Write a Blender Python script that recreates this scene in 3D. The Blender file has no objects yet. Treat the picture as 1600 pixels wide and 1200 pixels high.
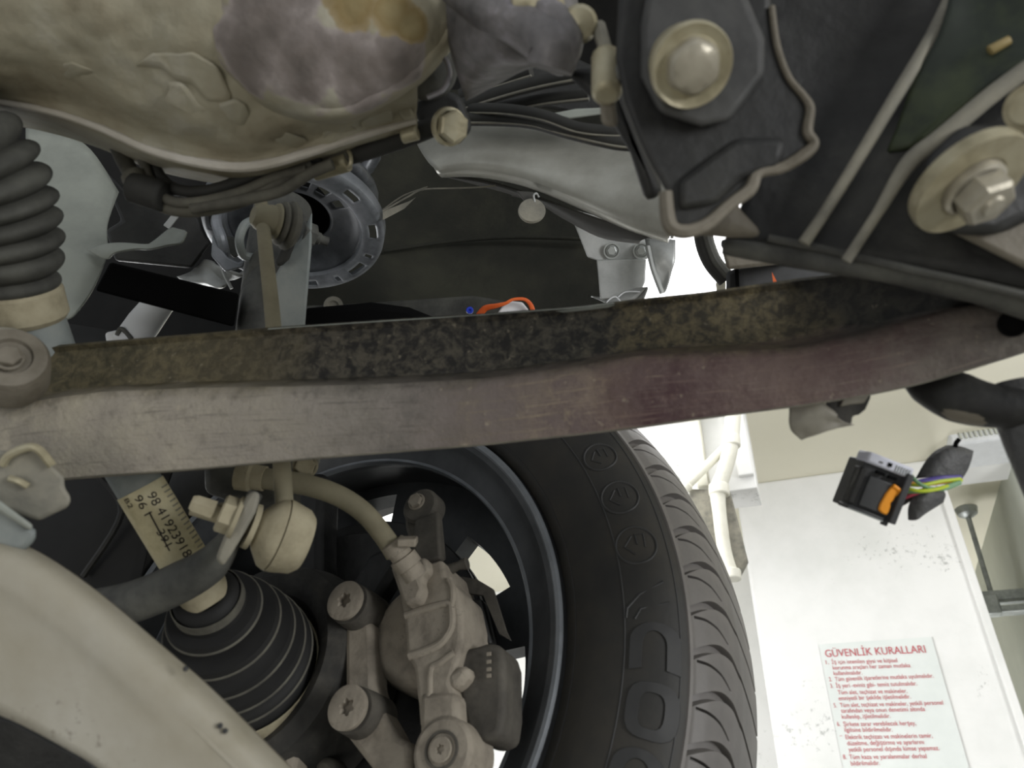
import bpy, bmesh, math, random
from mathutils import Vector, Matrix, noise as mnoise
random.seed(7)
S = bpy.context.scene
COL = S.collection
# ------------------------------------------------------------------ camera
F = 1155.0
CAMZ = 1.5
R0 = Vector((.999, -.047, 0.0)); U0 = Vector((.038, .813, .580)).normalized()
R0 = (R0 - U0 * R0.dot(U0)).normalized(); H0 = R0.cross(U0) * -1
if H0.z < 0: H0 = -H0
psi = math.radians(-23)
XA = R0 * math.cos(psi) + H0 * math.sin(psi)          # along the column face
YA = U0.cross(XA)
if YA.z < 0: YA = -YA                                   # into the column wall
LOC = Vector((0, 0, CAMZ))
def w(c):                                               # camera-frame vector -> world direction
    return Vector((XA.dot(c), YA.dot(c), U0.dot(c)))
def P(x, y, d):                                         # photograph position at distance d -> world point
    return LOC + w(Vector(((x - 800) * d / F, (600 - y) * d / F, d)))
def ray(x, y):
    return w(Vector(((x - 800) / F, (600 - y) / F, 1)))
def hit(x, y, axis, val):                               # ray meets the world plane axis = val
    r = ray(x, y); t = (val - LOC[axis]) / r[axis]
    return LOC + r * t
CR, CU, CF = w(Vector((1, 0, 0))), w(Vector((0, 1, 0))), w(Vector((0, 0, 1)))
cam = bpy.data.cameras.new('camera'); camo = bpy.data.objects.new('camera', cam); COL.objects.link(camo)
mw = Matrix.Identity(4)
for i in range(3):
    mw[i][0] = CR[i]; mw[i][1] = CU[i]; mw[i][2] = -CF[i]; mw[i][3] = LOC[i]
camo.matrix_world = mw
cam.sensor_width = 36; cam.lens = 36 * F / 1600; cam.clip_start = .01
cam.dof.use_dof = True; cam.dof.focus_distance = .75; cam.dof.aperture_fstop = 10.5
S.camera = camo
# ------------------------------------------------------------------ light
wd = bpy.data.worlds.new('world'); S.world = wd; wd.use_nodes = True
wd.node_tree.nodes['Background'].inputs[0].default_value = (.93, .97, 1, 1)
wd.node_tree.nodes['Background'].inputs[1].default_value = .5
def area(name, loc, target, size, power, color=(1, 1, 1), sy=None):
    l = bpy.data.lights.new(name, 'AREA'); l.size = size; l.energy = power; l.color = color
    if sy: l.shape = 'RECTANGLE'; l.size_y = sy
    o = bpy.data.objects.new(name, l); COL.objects.link(o); o.location = loc
    o.rotation_euler = (Vector(target) - Vector(loc)).to_track_quat('-Z', 'Y').to_euler()
    return o
area('underside_fill', (-.5, -1.3, .5), P(700, 500, .5), .9, 6.5, (1, .96, .9))  # added fill near the camera, brightens the underside
area('wall_fill', (2.5, -.4, 1.5), (1.1, 2.2, 2.3), 1.0, 56)  # added fill from the right, brightens column, wall and ceiling
area('bay_fill', (.45, 3.4, 1.2), (.5, 3.6, 2.6), .35, 14)  # added out of view to brighten the bay right of the column
area('back_fill', (-1.6, 1.0, 2.0), (-.3, 2.2, 1.9), .9, 40)  # added fill, brightens the wall behind the wheel; no window there
S.view_settings.view_transform = 'Standard'; S.view_settings.look = 'None'
S.view_settings.exposure = 0.0; S.view_settings.gamma = 1; S.view_settings.use_curve_mapping = False
S.cycles.max_bounces = 6
# ------------------------------------------------------------------ materials
def lin(c):
    return tuple(((v / 255) / 12.92 if v / 255 <= .04045 else ((v / 255 + .055) / 1.055) ** 2.4) for v in c) + (1,)
def mat(name, cols, scale=25, rough=.7, metal=0, bump=.0, bscale=150, detail=6, spread=.35, spec=.4, stretch=None):
    m = bpy.data.materials.new(name); m.use_nodes = True; nt = m.node_tree; b = nt.nodes['Principled BSDF']
    b.inputs['Roughness'].default_value = rough; b.inputs['Metallic'].default_value = metal
    b.inputs['Specular IOR Level'].default_value = spec
    cols = [lin(c) for c in cols]
    if len(cols) == 1:
        b.inputs['Base Color'].default_value = cols[0]
    tc = nt.nodes.new('ShaderNodeTexCoord'); src = tc.outputs['Object']
    if stretch:
        mp = nt.nodes.new('ShaderNodeMapping'); mp.inputs['Scale'].default_value = stretch
        nt.links.new(src, mp.inputs[0]); src = mp.outputs[0]
    if len(cols) > 1:
        n = nt.nodes.new('ShaderNodeTexNoise'); n.inputs['Scale'].default_value = scale; n.inputs['Detail'].default_value = detail
        n.inputs['Roughness'].default_value = .62
        nt.links.new(src, n.inputs['Vector'])
        r = nt.nodes.new('ShaderNodeValToRGB'); e = r.color_ramp.elements
        k = len(cols)
        for i, c in enumerate(cols):
            p = .5 - spread / 2 + spread * i / (k - 1)
            if i < 2: e[i].position = p; e[i].color = c
            else:
                q = e.new(p); q.color = c
        nt.links.new(n.outputs['Fac'], r.inputs[0]); nt.links.new(r.outputs[0], b.inputs['Base Color'])
    if bump:
        n2 = nt.nodes.new('ShaderNodeTexNoise'); n2.inputs['Scale'].default_value = bscale; n2.inputs['Detail'].default_value = 5
        nt.links.new(src, n2.inputs['Vector'])
        bp = nt.nodes.new('ShaderNodeBump'); bp.inputs['Strength'].default_value = bump; bp.inputs['Distance'].default_value = .004
        nt.links.new(n2.outputs['Fac'], bp.inputs['Height']); nt.links.new(bp.outputs[0], b.inputs['Normal'])
    return m
MT = dict(
    cast=mat('dusty_cast_aluminium', [(122, 114, 94), (146, 139, 119), (152, 147, 128), (164, 160, 146)], 16, .75, 0, .25, 120),
    armcast=mat('mottled_arm_alloy', [(50, 49, 50), (92, 90, 90), (118, 115, 116), (158, 154, 162)], 42, .5, .15, .35, 90, spread=.5),  # palest lilac stop paints highlights into the mottled grey
    rimcast=mat('rim_highlight_alloy', [(176, 170, 158), (198, 193, 184)], 40, .55, .1, .2),  # lightened tone paints a highlight onto the casing rim
    cast_stain=mat('oil_stained_aluminium', [(92, 84, 78), (120, 112, 106), (150, 142, 140), (122, 100, 66)], 28, .5, .1, .35, 90),
    cast_yellow=mat('yellowed_aluminium', [(128, 112, 66), (150, 132, 84), (158, 142, 104)], 20, .5, 0, .2, 90),
    silver=mat('bright_cast_edge', [(120, 118, 124), (170, 168, 176)], 40, .35, .4, .15),
    grey_metal=mat('dusty_grey_metal', [(104, 102, 94), (130, 127, 116), (146, 142, 128)], 40, .75, 0, .15),
    dark_grey=mat('dark_grey_metal', [(58, 58, 56), (78, 78, 74), (94, 94, 88)], 40, .7, 0, .15),
    tan=mat('tan_dusty_plastic', [(128, 120, 98), (154, 146, 122), (168, 160, 136)], 45, .8, 0, .12),
    tan2=mat('tan_brake_hose', [(118, 112, 92), (136, 130, 108)], 45, .75),
    caliper=mat('dusty_caliper_iron', [(112, 105, 94), (140, 132, 119), (152, 144, 130)], 45, .8, 0, .2, 200),
    caliper_dk=mat('dark_caliper_iron', [(64, 61, 56), (92, 88, 80)], 45, .8, 0, .2),  # same iron as the caliper tone, only darker
    rubber=mat('dull_black_rubber', [(40, 40, 38), (52, 52, 49)], 40, .75, 0, .06),
    rubber_dust=mat('dusty_rubber', [(66, 64, 58), (86, 84, 76), (100, 98, 88)], 40, .8, 0, .1),
    tyre=mat('tyre_rubber', [(34, 34, 33), (44, 43, 40), (54, 51, 45)], 18, .62, 0, .05, 300),
    tread=mat('lit_tread_rubber', [(96, 93, 90), (112, 108, 104)], 24, .5, 0, .05, 300),  # lighter than the sidewall, room light painted into the tread colour
    letter=mat('moulded_rubber', [(46, 46, 46), (54, 54, 53)], 40, .6),
    rim=mat('grey_wheel_enamel', [(66, 68, 70), (84, 86, 88)], 30, .45, .2, .05),
    rim_lip=mat('rim_lip_highlight', [(112, 116, 120), (134, 138, 142)], 40, .5, .3),  # pale tone paints the highlights on the rim lip and barrel step
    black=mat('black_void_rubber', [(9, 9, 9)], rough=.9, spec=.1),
    blackp=mat('black_painted_steel', [(22, 22, 22), (32, 32, 31), (44, 44, 42)], 30, .55, 0, .2, 120),
    blackg=mat('greasy_black_steel', [(20, 20, 20), (34, 34, 33), (54, 54, 51)], 26, .6, 0, .4, 60),
    plate=mat('scuffed_black_plate', [(46, 46, 46), (62, 62, 61), (74, 74, 72)], 30, .65, 0, .2, 90),
    knuckle=mat('dark_knuckle_iron', [(36, 36, 34), (50, 49, 46), (66, 64, 59)], 40, .8, 0, .25),  # dark iron tone, uneven by noise
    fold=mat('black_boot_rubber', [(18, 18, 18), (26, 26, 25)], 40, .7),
    bellow=mat('steering_boot_rubber', [(54, 54, 50), (70, 70, 65), (82, 82, 76)], 40, .8, 0, .1),
    olive=mat('olive_liner_felt', [(32, 33, 27), (41, 41, 34), (52, 52, 42)], 12, .9, 0, .2, 200),
    apron=mat('primer_grey_steel', [(118, 122, 116), (144, 148, 140), (158, 162, 152)], 9, .55, 0, .05),
    rail=mat('grey_body_paint', [(148, 147, 138), (164, 163, 154), (178, 178, 170)], 18, .32, .15, .05),
    rail_dk=mat('grey_seam_edge', [(56, 55, 52), (70, 69, 65)], 30, .6),
    zinc=mat('zinc_sheet', [(150, 152, 150), (172, 174, 172), (186, 188, 186)], 30, .4, .25, .05),
    strutm=mat('strut_blue_grey', [(104, 110, 110), (128, 134, 132), (140, 144, 140)], 30, .6, .1, .1),
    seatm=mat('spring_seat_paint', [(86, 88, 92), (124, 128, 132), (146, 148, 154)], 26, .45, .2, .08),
    seatd=mat('spring_seat_dish_dark', [(52, 54, 57), (78, 81, 85), (98, 101, 106)], 26, .5, .1, .08),  # darker version of the flange tone, for the dish
    panel=mat('dirty_white_paint', [(146, 140, 122), (158, 152, 136), (163, 158, 144), (172, 168, 156)], 12, .5, 0, .06),
    wall=mat('white_wall_paint', [(214, 215, 212), (226, 226, 224), (230, 230, 228)], 2.5, .8, 0, .05, 60),
    cream=mat('cream_ceiling_paint', [(226, 222, 203), (232, 228, 210)], 2, .8, 0, .03, 60),
    greywall=mat('grey_green_wall', [(182, 185, 174), (196, 198, 188)], 3, .8),
    floor=mat('workshop_floor', [(128, 126, 120), (150, 148, 140)], 4, .6, 0, .05),
    pipe=mat('painted_pipe', [(206, 204, 190), (220, 218, 206)], 20, .6, 0, .25, 60),
    galv=mat('galvanised_steel', [(150, 154, 152), (186, 190, 188)], 40, .45, .5),
    paper=mat('laminated_paper', [(208, 213, 210), (220, 224, 221)], 6, .35),
    red=mat('red_print', [(188, 88, 96)], rough=.6),
    ink=mat('black_print', [(44, 38, 34)], rough=.7),
    label=mat('yellowed_label', [(176, 166, 130), (198, 188, 152), (210, 202, 168)], 60, .6),
    conn=mat('connector_black_plastic', [(52, 53, 54), (66, 67, 68)], 60, .5),
    conn_white=mat('connector_white_plastic', [(196, 198, 210), (210, 212, 222)], 60, .45),
    orange=mat('orange_plastic', [(232, 140, 24), (240, 158, 44)], 60, .45),
    orange2=mat('orange_red_strap', [(214, 84, 30), (226, 110, 50)], 60, .5),
    blue=mat('blue_plastic', [(42, 66, 190)], rough=.4),
    white=mat('white_plastic', [(216, 218, 220), (226, 228, 230)], 40, .5),
    tape=mat('black_cloth_tape', [(62, 62, 62), (84, 84, 84)], 30, .6, 0, .4, 260),
    steel_rust=mat('grimy_mount_steel', [(88, 82, 70), (110, 104, 92), (122, 116, 104)], 30, .65, 0, .25),
    washer=mat('yellow_passivated_steel', [(140, 133, 108), (166, 158, 132), (178, 172, 148)], 60, .45, .35, .1),
    bolt_hd=mat('pale_bolt_steel', [(150, 144, 128), (178, 172, 156)], 60, .4, .4, .1),
    boltgrey=mat('grey_bolt_steel', [(112, 108, 98), (132, 128, 116)], 60, .6, .1),
    green=mat('green_black_paint', [(24, 30, 25), (34, 42, 32), (58, 66, 44)], 30, .6),
    w_green=mat('wire_green', [(110, 150, 110)], rough=.5), w_yel=mat('wire_yellow_green', [(178, 196, 40)], rough=.5),
    w_vio=mat('wire_violet', [(78, 66, 140)], rough=.5), w_grey=mat('wire_grey', [(110, 126, 150)], rough=.5),
    w_red=mat('wire_red', [(170, 60, 80)], rough=.5), w_brn=mat('wire_brown', [(130, 90, 50)], rough=.5), w_org=mat('wire_orange', [(206, 150, 60)], rough=.5),
)
def scuffs(m, amount, c, scale=9):
    nt = m.node_tree; b = nt.nodes['Principled BSDF']; N = nt.nodes.new; L = nt.links.new
    base = b.inputs['Base Color'].links[0].from_socket; tc = next(n for n in nt.nodes if n.type == 'TEX_COORD')
    a = N('ShaderNodeTexNoise'); a.inputs['Scale'].default_value = scale * 6; a.inputs['Detail'].default_value = 7; a.inputs['Roughness'].default_value = .75; L(tc.outputs['Object'], a.inputs['Vector'])
    d = N('ShaderNodeTexNoise'); d.inputs['Scale'].default_value = scale * .35; d.inputs['Detail'].default_value = 3; L(tc.outputs['Object'], d.inputs['Vector'])
    q = N('ShaderNodeMath'); q.operation = 'MULTIPLY'; L(a.outputs['Fac'], q.inputs[0]); L(d.outputs['Fac'], q.inputs[1])
    r = N('ShaderNodeValToRGB'); r.color_ramp.elements[0].position = amount; r.color_ramp.elements[0].color = (0, 0, 0, 1); r.color_ramp.elements[1].position = amount + .06; r.color_ramp.elements[1].color = (.7, .7, .7, 1)
    L(q.outputs[0], r.inputs[0]); x = N('ShaderNodeMix'); x.data_type = 'RGBA'; L(r.outputs[0], x.inputs[0]); L(base, x.inputs[6]); x.inputs[7].default_value = lin(c); L(x.outputs[2], b.inputs['Base Color'])
scuffs(MT['wall'], .355, (150, 152, 148)); scuffs(MT['panel'], .36, (120, 114, 102), 40); scuffs(MT['caliper'], .35, (100, 94, 84), 60); scuffs(MT['tan'], .36, (120, 112, 92), 60)
lampm = bpy.data.materials.new('lamp_diffuser'); lampm.use_nodes = True
_b = lampm.node_tree.nodes['Principled BSDF']; _b.inputs['Emission Color'].default_value = (1, 1, 1, 1); _b.inputs['Emission Strength'].default_value = 3.0
# ------------------------------------------------------------------ mesh helpers
class G:
    def __init__(s): s.v = []; s.f = []; s.uv = None
    def quadstrip(s, rows, closed=False, flip=False):
        b = len(s.v); n = len(rows[0])
        for r in rows: s.v += [Vector(p) for p in r]
        for i in range(len(rows) - 1):
            for j in range(n if closed else n - 1):
                a, c = b + i * n + j, b + i * n + (j + 1) % n
                s.f.append((a, c, c + n, a + n))
        return b, n
    def tube(s, pts, rad, seg=12, caps=True, squash=None, smooth=True):
        pts = [Vector(p) for p in pts]
        if not hasattr(rad, '__len__'): rad = [rad] * len(pts)
        if smooth and len(pts) > 2: pts, rad = spline(pts, rad)
        t0 = (pts[1] - pts[0]).normalized(); n = t0.orthogonal().normalized(); rows = []
        if squash: n = (squash[0] - t0 * squash[0].dot(t0)).normalized()
        for i, p in enumerate(pts):
            t = (pts[min(i + 1, len(pts) - 1)] - pts[max(i - 1, 0)]).normalized()
            n = (n - t * n.dot(t)).normalized(); b = t.cross(n)
            k = squash[1] if squash else 1
            rows.append([p + (n * math.cos(a) * k + b * math.sin(a)) * rad[i] for a in [2 * math.pi * j / seg for j in range(seg)]])
        b0, m = s.quadstrip(rows, True)
        if caps:
            s.f.append(tuple(b0 + j for j in range(m))[::-1]); s.f.append(tuple(b0 + (len(rows) - 1) * m + j for j in range(m)))
        return s
    def lathe(s, o, ax, prof, seg=32, mod=None, ref=None):
        o = Vector(o); ax = Vector(ax).normalized()
        e1 = (ref - ax * ref.dot(ax)).normalized() if ref is not None else ax.orthogonal().normalized(); e2 = ax.cross(e1)
        rows = []
        for i, (t, r) in enumerate(prof):
            rows.append([o + ax * t + (e1 * math.cos(a) + e2 * math.sin(a)) * (max(r, 1e-5) * (mod(a, i) if mod else 1)) for a in [2 * math.pi * j / seg for j in range(seg)]])
        s.quadstrip(rows, True); return s
    def poly(s, pts, ext):                      # outline extruded along ext
        pts = [Vector(p) for p in pts]; b = len(s.v); n = len(pts); s.v += pts + [p + ext for p in pts]
        s.f.append(tuple(range(b, b + n))); s.f.append(tuple(range(b + n, b + 2 * n))[::-1])
        for i in range(n): s.f.append((b + i, b + n + i, b + n + (i + 1) % n, b + (i + 1) % n))
        return s
    def plate(s, px, d, th, flare=1.0):         # outline in photograph positions; depth number, function or per point
        pts = [P(p[0], p[1], p[2] if len(p) > 2 else (d(p[0], p[1]) if callable(d) else d)) for p in px]
        c = sum(pts, Vector()) / len(pts)
        return s.poly(pts, (c - LOC).normalized() * th)
    def box(s, c, ax, sz):
        b = len(s.v)
        for i in (-1, 1):
            for j in (-1, 1):
                for k in (-1, 1): s.v.append(Vector(c) + ax[0] * i * sz[0] / 2 + ax[1] * j * sz[1] / 2 + ax[2] * k * sz[2] / 2)
        for q in ((0, 1, 3, 2), (4, 6, 7, 5), (0, 4, 5, 1), (2, 3, 7, 6), (0, 2, 6, 4), (1, 5, 7, 3)): s.f.append(tuple(b + i for i in q))
        return s
    def seg(s, a, b, width, up, th):            # straight bar
        a, b = Vector(a), Vector(b); t = (b - a); u = (up - t.normalized() * up.dot(t.normalized())).normalized()
        return s.box((a + b) / 2, (t.normalized(), t.normalized().cross(u), u), (t.length, width, th))
def spline(pts, rad, k=6):
    P_, R_ = [], []
    for i in range(len(pts) - 1):
        p0, p1, p2, p3 = pts[max(i - 1, 0)], pts[i], pts[i + 1], pts[min(i + 2, len(pts) - 1)]
        for j in range(k):
            t = j / k
            P_.append(.5 * ((2 * p1) + (p2 - p0) * t + (2 * p0 - 5 * p1 + 4 * p2 - p3) * t * t + (3 * p1 - p0 - 3 * p2 + p3) * t ** 3))
            R_.append(rad[i] * (1 - t) + rad[i + 1] * t)
    return P_ + [pts[-1]], R_ + [rad[-1]]
def thing(name, label, cat, loc, group=None):
    o = bpy.data.objects.new(name, None); o.empty_display_size = .02; COL.objects.link(o); o.location = loc
    o['label'] = label; o['category'] = cat
    if group: o['group'] = group
    return o
def wl(o):
    l = Vector(o.location)
    while o.parent: o = o.parent; l += o.location
    return l
def part(name, g, m, parent=None, bevel=0, merge=0, sub=0, solid=0, angle=35, label=None, smooth=True, loc=None, kind=None, seg=2, off=1):
    me = bpy.data.meshes.new(name)
    base = wl(parent) if parent else None
    org = loc if loc is not None else sum(g.v, Vector()) / len(g.v)
    me.from_pydata([tuple(p - org) for p in g.v], [], g.f)
    if g.uv:
        ul = me.uv_layers.new(name='UVMap')
        for l in me.loops: ul.data[l.index].uv = g.uv[l.vertex_index]
    bm = bmesh.new(); bm.from_mesh(me)
    if merge: bmesh.ops.remove_doubles(bm, verts=bm.verts, dist=merge)
    bmesh.ops.recalc_face_normals(bm, faces=bm.faces); bm.to_mesh(me); bm.free()
    me.materials.append(m if not isinstance(m, str) else MT[m])
    if smooth: me.shade_smooth(); me.set_sharp_from_angle(angle=math.radians(angle))
    o = bpy.data.objects.new(name, me); COL.objects.link(o)
    o.location = org - base if parent else org
    if parent: o.parent = parent
    if solid:
        k = o.modifiers.new('solid', 'SOLIDIFY'); k.thickness = solid; k.offset = off
    if bevel:
        k = o.modifiers.new('bevel', 'BEVEL'); k.width = bevel; k.segments = seg; k.limit_method = 'ANGLE'; k.angle_limit = math.radians(30); k.harden_normals = False
    if sub:
        k = o.modifiers.new('sub', 'SUBSURF'); k.levels = sub; k.render_levels = sub
    if label: o['label'] = label
    if kind: o['kind'] = kind
    return o
def single(name, g, m, label, cat, group=None, **kw):
    o = part(name, g, m, None, **kw); o['label'] = label; o['category'] = cat
    if group: o['group'] = group
    return o
def struct(name, g, m, **kw):
    o = part(name, g, m, None, smooth=False, **kw); o['kind'] = 'structure'; return o
def text_mesh(body):
    c = bpy.data.curves.new('text', 'FONT'); c.body = body; c.size = 1; c.resolution_u = 3
    o = bpy.data.objects.new('text', c); COL.objects.link(o)
    dg = bpy.context.evaluated_depsgraph_get(); me = bpy.data.meshes.new_from_object(o.evaluated_get(dg))
    v = [p.co.copy() for p in me.vertices]; f = [tuple(p.vertices) for p in me.polygons]
    bpy.data.objects.remove(o); bpy.data.curves.remove(c); bpy.data.meshes.remove(me)
    return v, f
def toward(p): return (LOC - p).normalized()
def hexbolt(parent, p, ax, rh, hh, rw=0, hw=0, m='bolt_hd', mw_='washer', thread=0, dome=False):
    """flanged hex bolt seated at p, head along ax"""
    if rw:
        part('washer', G().lathe(p, ax, [(0, 0), (0, rw), (hw * .7, rw), (hw, rw * .93), (hw * 1.1, rw * .6), (hw * 1.1, 0)], 40), mw_, parent)
    z = hw
    hexm = lambda a, i: 1 / max(math.cos(((a + math.pi / 6) % (math.pi / 3)) - math.pi / 6), .8) * .9
    part('bolt_head', G().lathe(p, ax, [(z, 0), (z, rh * 1.25), (z + hh * .22, rh * 1.2), (z + hh * .3, rh)], 36), m, parent)
    pr = [(z + hh * .25, 0), (z + hh * .25, rh), (z + hh * .9, rh), (z + hh, rh * .86), (z + hh, 0 if not dome else rh * .5)]
    if dome: pr += [(z + hh * 1.2, rh * .42), (z + hh * 1.25, 0)]
    part('hex', G().lathe(p, ax, pr, 36, hexm), m, parent, angle=25)
def torx(parent, p, ax, r, h, m='caliper'):
    star = lambda a, i: (1 + .16 * math.cos(6 * a)) if i in (4, 5) else 1
    return part('bolt', G().lathe(p, ax, [(-h, r * .96), (h * .8, r), (h, r * .93), (h, r * .55), (h, r * .36), (h - r * .35, r * .3), (h - r * .35, 0)], 48, star), m, parent)
# ------------------------------------------------------------------ the room
X3 = (Vector((1, 0, 0)), Vector((0, 1, 0)), Vector((0, 0, 1)))
CEIL = 2.65
top = hit(1300, 738, 2, CEIL); YC = top.y                           # column face
def onwall(x, y, yc=None): return hit(x, y, 1, YC if yc is None else yc)
xl = (onwall(1185, 1000).x); xr = onwall(1546, 960).x
struct('floor', G().box((0, 1, -.05), X3, (9, 9, .1)), 'floor')
struct('ceiling', G().box((1.2, YC + .4, CEIL + .05), X3, (6, 5.2, .1)), 'cream')
struct('wall_front', G().box(((xl + xr) / 2, YC + .3, CEIL / 2), X3, (xr - xl, .6, CEIL)), 'wall', bevel=.008)
struct('wall_back', G().box((xl - 2.4, YC + .75, CEIL / 2), X3, (5.2, .1, CEIL)), 'wall')
YB = YC + .70
# right of the column: a hanging beam, the bay behind and its side wall
bl = onwall(1425, 722)
b2 = hit(1520, 728, 1, YC + .02)
struct('trim_1', G().box((xr + 1.6, YC + .08, (b2.z + CEIL) / 2), X3, (3.2, .12, CEIL - b2.z)), 'wall')
XR = hit(1569, 735, 2, CEIL).x
struct('wall_right', G().box((XR + .05, YC + 1.6, CEIL / 2), X3, (.1, 3.2, CEIL)), 'greywall')
struct('wall_far', G().box((XR - .8, YC + 2.9, CEIL / 2), X3, (3, .1, CEIL)), 'cream')
# corner bead up the edges of the column
for n, x in ((2, xr - .012),):
    struct('trim_%d' % n, G().box((x, YC - .006, 1.55), X3, (.02, .012, 3.06)), 'wall', bevel=.003)
# bulkhead hanging in front of the column on the left
YW = min(hit(1120, 600, 2, CEIL).y, YC - .12); bx = hit(1171, 690, 1, YW).x; bz = hit(1130, 769, 1, YW).z
struct('wall_left', G().box((bx - 2, YW + .05, (bz + CEIL) / 2), X3, (4, .1, CEIL - bz)), 'wall', bevel=.003)
struct('trim_3', G().box((bx - .02, YW - .008, (bz + .03 + CEIL) / 2), X3, (.035, .016, CEIL - bz - .03)), 'wall', bevel=.003)
# ceiling light panel seen through the gap above the beam
lp = hit(1085, 425, 2, CEIL - .04)
t = thing('ceiling_light', 'bright white ceiling light seen through the gap beside the bent zinc bracket', 'ceiling light', lp)
part('light_frame', G().box(lp + Vector((0, 0, .02)), X3, (.66, .74, .04)), 'white', t, bevel=.004)
part('diffuser', G().box(lp + Vector((0, 0, -.01)), X3, (.6, .68, .02)), lampm, t, bevel=.004)
# poster on the column
yp = YC - .004
q = [onwall(*c, yp) for c in ((1279, 1004), (1456, 998))]
wdt = (q[1].x - q[0].x); zt = (q[0].z + q[1].z) / 2; hgt = wdt * 1.5
t = thing('safety_poster', 'laminated paper safety rules notice with red print on the white column', 'poster', (q[0].x + wdt / 2, yp, zt - hgt / 2))
part('sheet', G().box((q[0].x + wdt / 2, yp + .001, zt - hgt / 2), X3, (wdt, .0015, hgt)), 'paper', t)
LN = [('GÜVENLİK KURALLARI', 62, 160, 1003, 118, .0205, 'heading'),
 ('1.', 65, 228, 92, 227, .0112, 0), ('İş için istenilen giysi ve kişisel', 120, 225, 735, 208, .0112, 0), ('korunma araçları her zaman mutlaka', 130, 278, 858, 255, .0112, 0), ('kullanılmalıdır.', 138, 330, 405, 322, .0112, 0),
 ('2.', 95, 387, 122, 386, .0112, 0), ('Tüm güvenlik işaretlerine mutlaka uyulmalıdır.', 150, 385, 1075, 352, .0112, 0),
 ('3.', 107, 449, 134, 448, .0112, 0), ('İş yeri -eviniz gibi- temiz tutulmalıdır.', 160, 447, 920, 425, .0112, 0),
 ('Tüm alet, teçhizat ve makineler,', 178, 510, 828, 495, .0112, 0), ('emniyetli bir şekilde işletilmelidir.', 185, 565, 860, 548, .0112, 0),
 ('5.', 140, 632, 166, 631, .0112, 0), ('Tüm alet, teçhizat ve makineler, yetkili personel', 198, 630, 1165, 605, .0112, 0), ('tarafından veya onun denetimi altında', 207, 682, 995, 665, .0112, 0), ('kullanılıp, işletilmelidir.', 215, 738, 670, 730, .0112, 0),
 ('6.', 170, 806, 198, 806, .0112, 0), ('Şirkete zarar verebilecek herşey,', 230, 808, 910, 798, .0112, 0), ('ilgilisine bildirilmelidir.', 240, 862, 690, 858, .0112, 0),
 ('–', 195, 914, 216, 913, .0112, 0), ('Elektrik teçhizatı ve makinelerin tamir,', 250, 930, 1065, 915, .0112, 0), ('düzeltme, değiştirme ve ayarlarını', 265, 988, 985, 975, .0112, 0), ('yetkili personel dışında kimse yapamaz.', 277, 1047, 1130, 1032, .0112, 0),
 ('8.', 228, 1117, 258, 1116, .0112, 0), ('Tüm kaza ve yaralanmalar derhal', 285, 1117, 1010, 1108, .0112, 0), ('bildirilmelidir.', 300, 1177, 570, 1172, .0112, 0)]
for body, xa, ya, xb, yb, ch, kd in LN:
    v, f = text_mesh(body)
    A_ = onwall(1280 + xa / 6, 1000 + ya / 6, yp - .0015); B_ = onwall(1280 + xb / 6, 1000 + yb / 6, yp - .0015)
    x0 = min(p.x for p in v); x1 = max(p.x for p in v); d = (B_ - A_)
    g = G(); g.v = [A_ + d * ((p.x - x0) / (x1 - x0)) + Vector((0, 0, p.y * ch / .73)) for p in v]; g.f = f
    part('heading' if kd else 'text_line', g, 'red', t, smooth=False)
# wall services behind the tyre
def wp(x, y, off=.05): return onwall(x, y, (YW if y < 770 else YW) - off)
single('wall_box', G().poly([wp(1078, 772, .02), wp(1143, 774, .02), wp(1170, 880, .02), wp(1158, 902, .02), wp(1112, 902, .02)], Vector((0, -.03, 0))), 'grey_metal', 'grey metal back plate low on the wall behind the standing pipe', 'wall plate', bevel=.003)
t = thing('wall_pipe', 'thick white painted pipe with elbow joints running down beside the column', 'pipe', wp(1135, 780))
part('pipe_run', G().tube([wp(1148, 600, .07), wp(1142, 690, .07), wp(1132, 735, .07), wp(1122, 765, .07), wp(1124, 800, .07), wp(1132, 860, .07), wp(1143, 900, .07)], [.019, .019, .0175, .0185, .0155, .015, .016], 16), 'pipe', t)
for x, y, r in ((1142, 690, .0215), (1123, 766, .0235), (1143, 898, .0195)):
    part('pipe_collar', G().tube([wp(x, y - 8, .07), wp(x + 1, y + 8, .07)], r, 16), 'pipe', t, bevel=.003)
t = thing('branch_pipe', 'thin white diagonal pipe joining the thick wall pipe behind the tyre', 'pipe', wp(1100, 730))
part('pipe_run', G().tube([wp(1070, 762, .07), wp(1132, 700, .07)], .011, 14), 'pipe', t)
part('pipe_collar', G().tube([wp(1068, 764, .07), wp(1076, 756, .07)], .014, 14), 'pipe', t, bevel=.003)
single('conduit', G().poly([wp(1076, 640, 0), wp(1092, 640, 0), wp(1113, 770, 0), wp(1092, 770, 0)], Vector((0, -.035, 0))), 'pipe', 'flat white conduit cover on the wall behind the diagonal pipe', 'conduit', bevel=.004)
# air conditioner under the ceiling
ac = onwall(1524, 680, YC - .05)
t = thing('wall_vent', 'white slotted air conditioner high up under the ceiling at far right', 'air conditioner', ac)
part('body', G().box(ac, X3, (.17, .16, .13)), 'white', t, bevel=.008)
for i in range(10):
    part('slot', G().box(ac + Vector((-.056 + i * .0125, -.082, -.01)), X3, (.005, .006, .08)), 'greywall', t)
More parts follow.
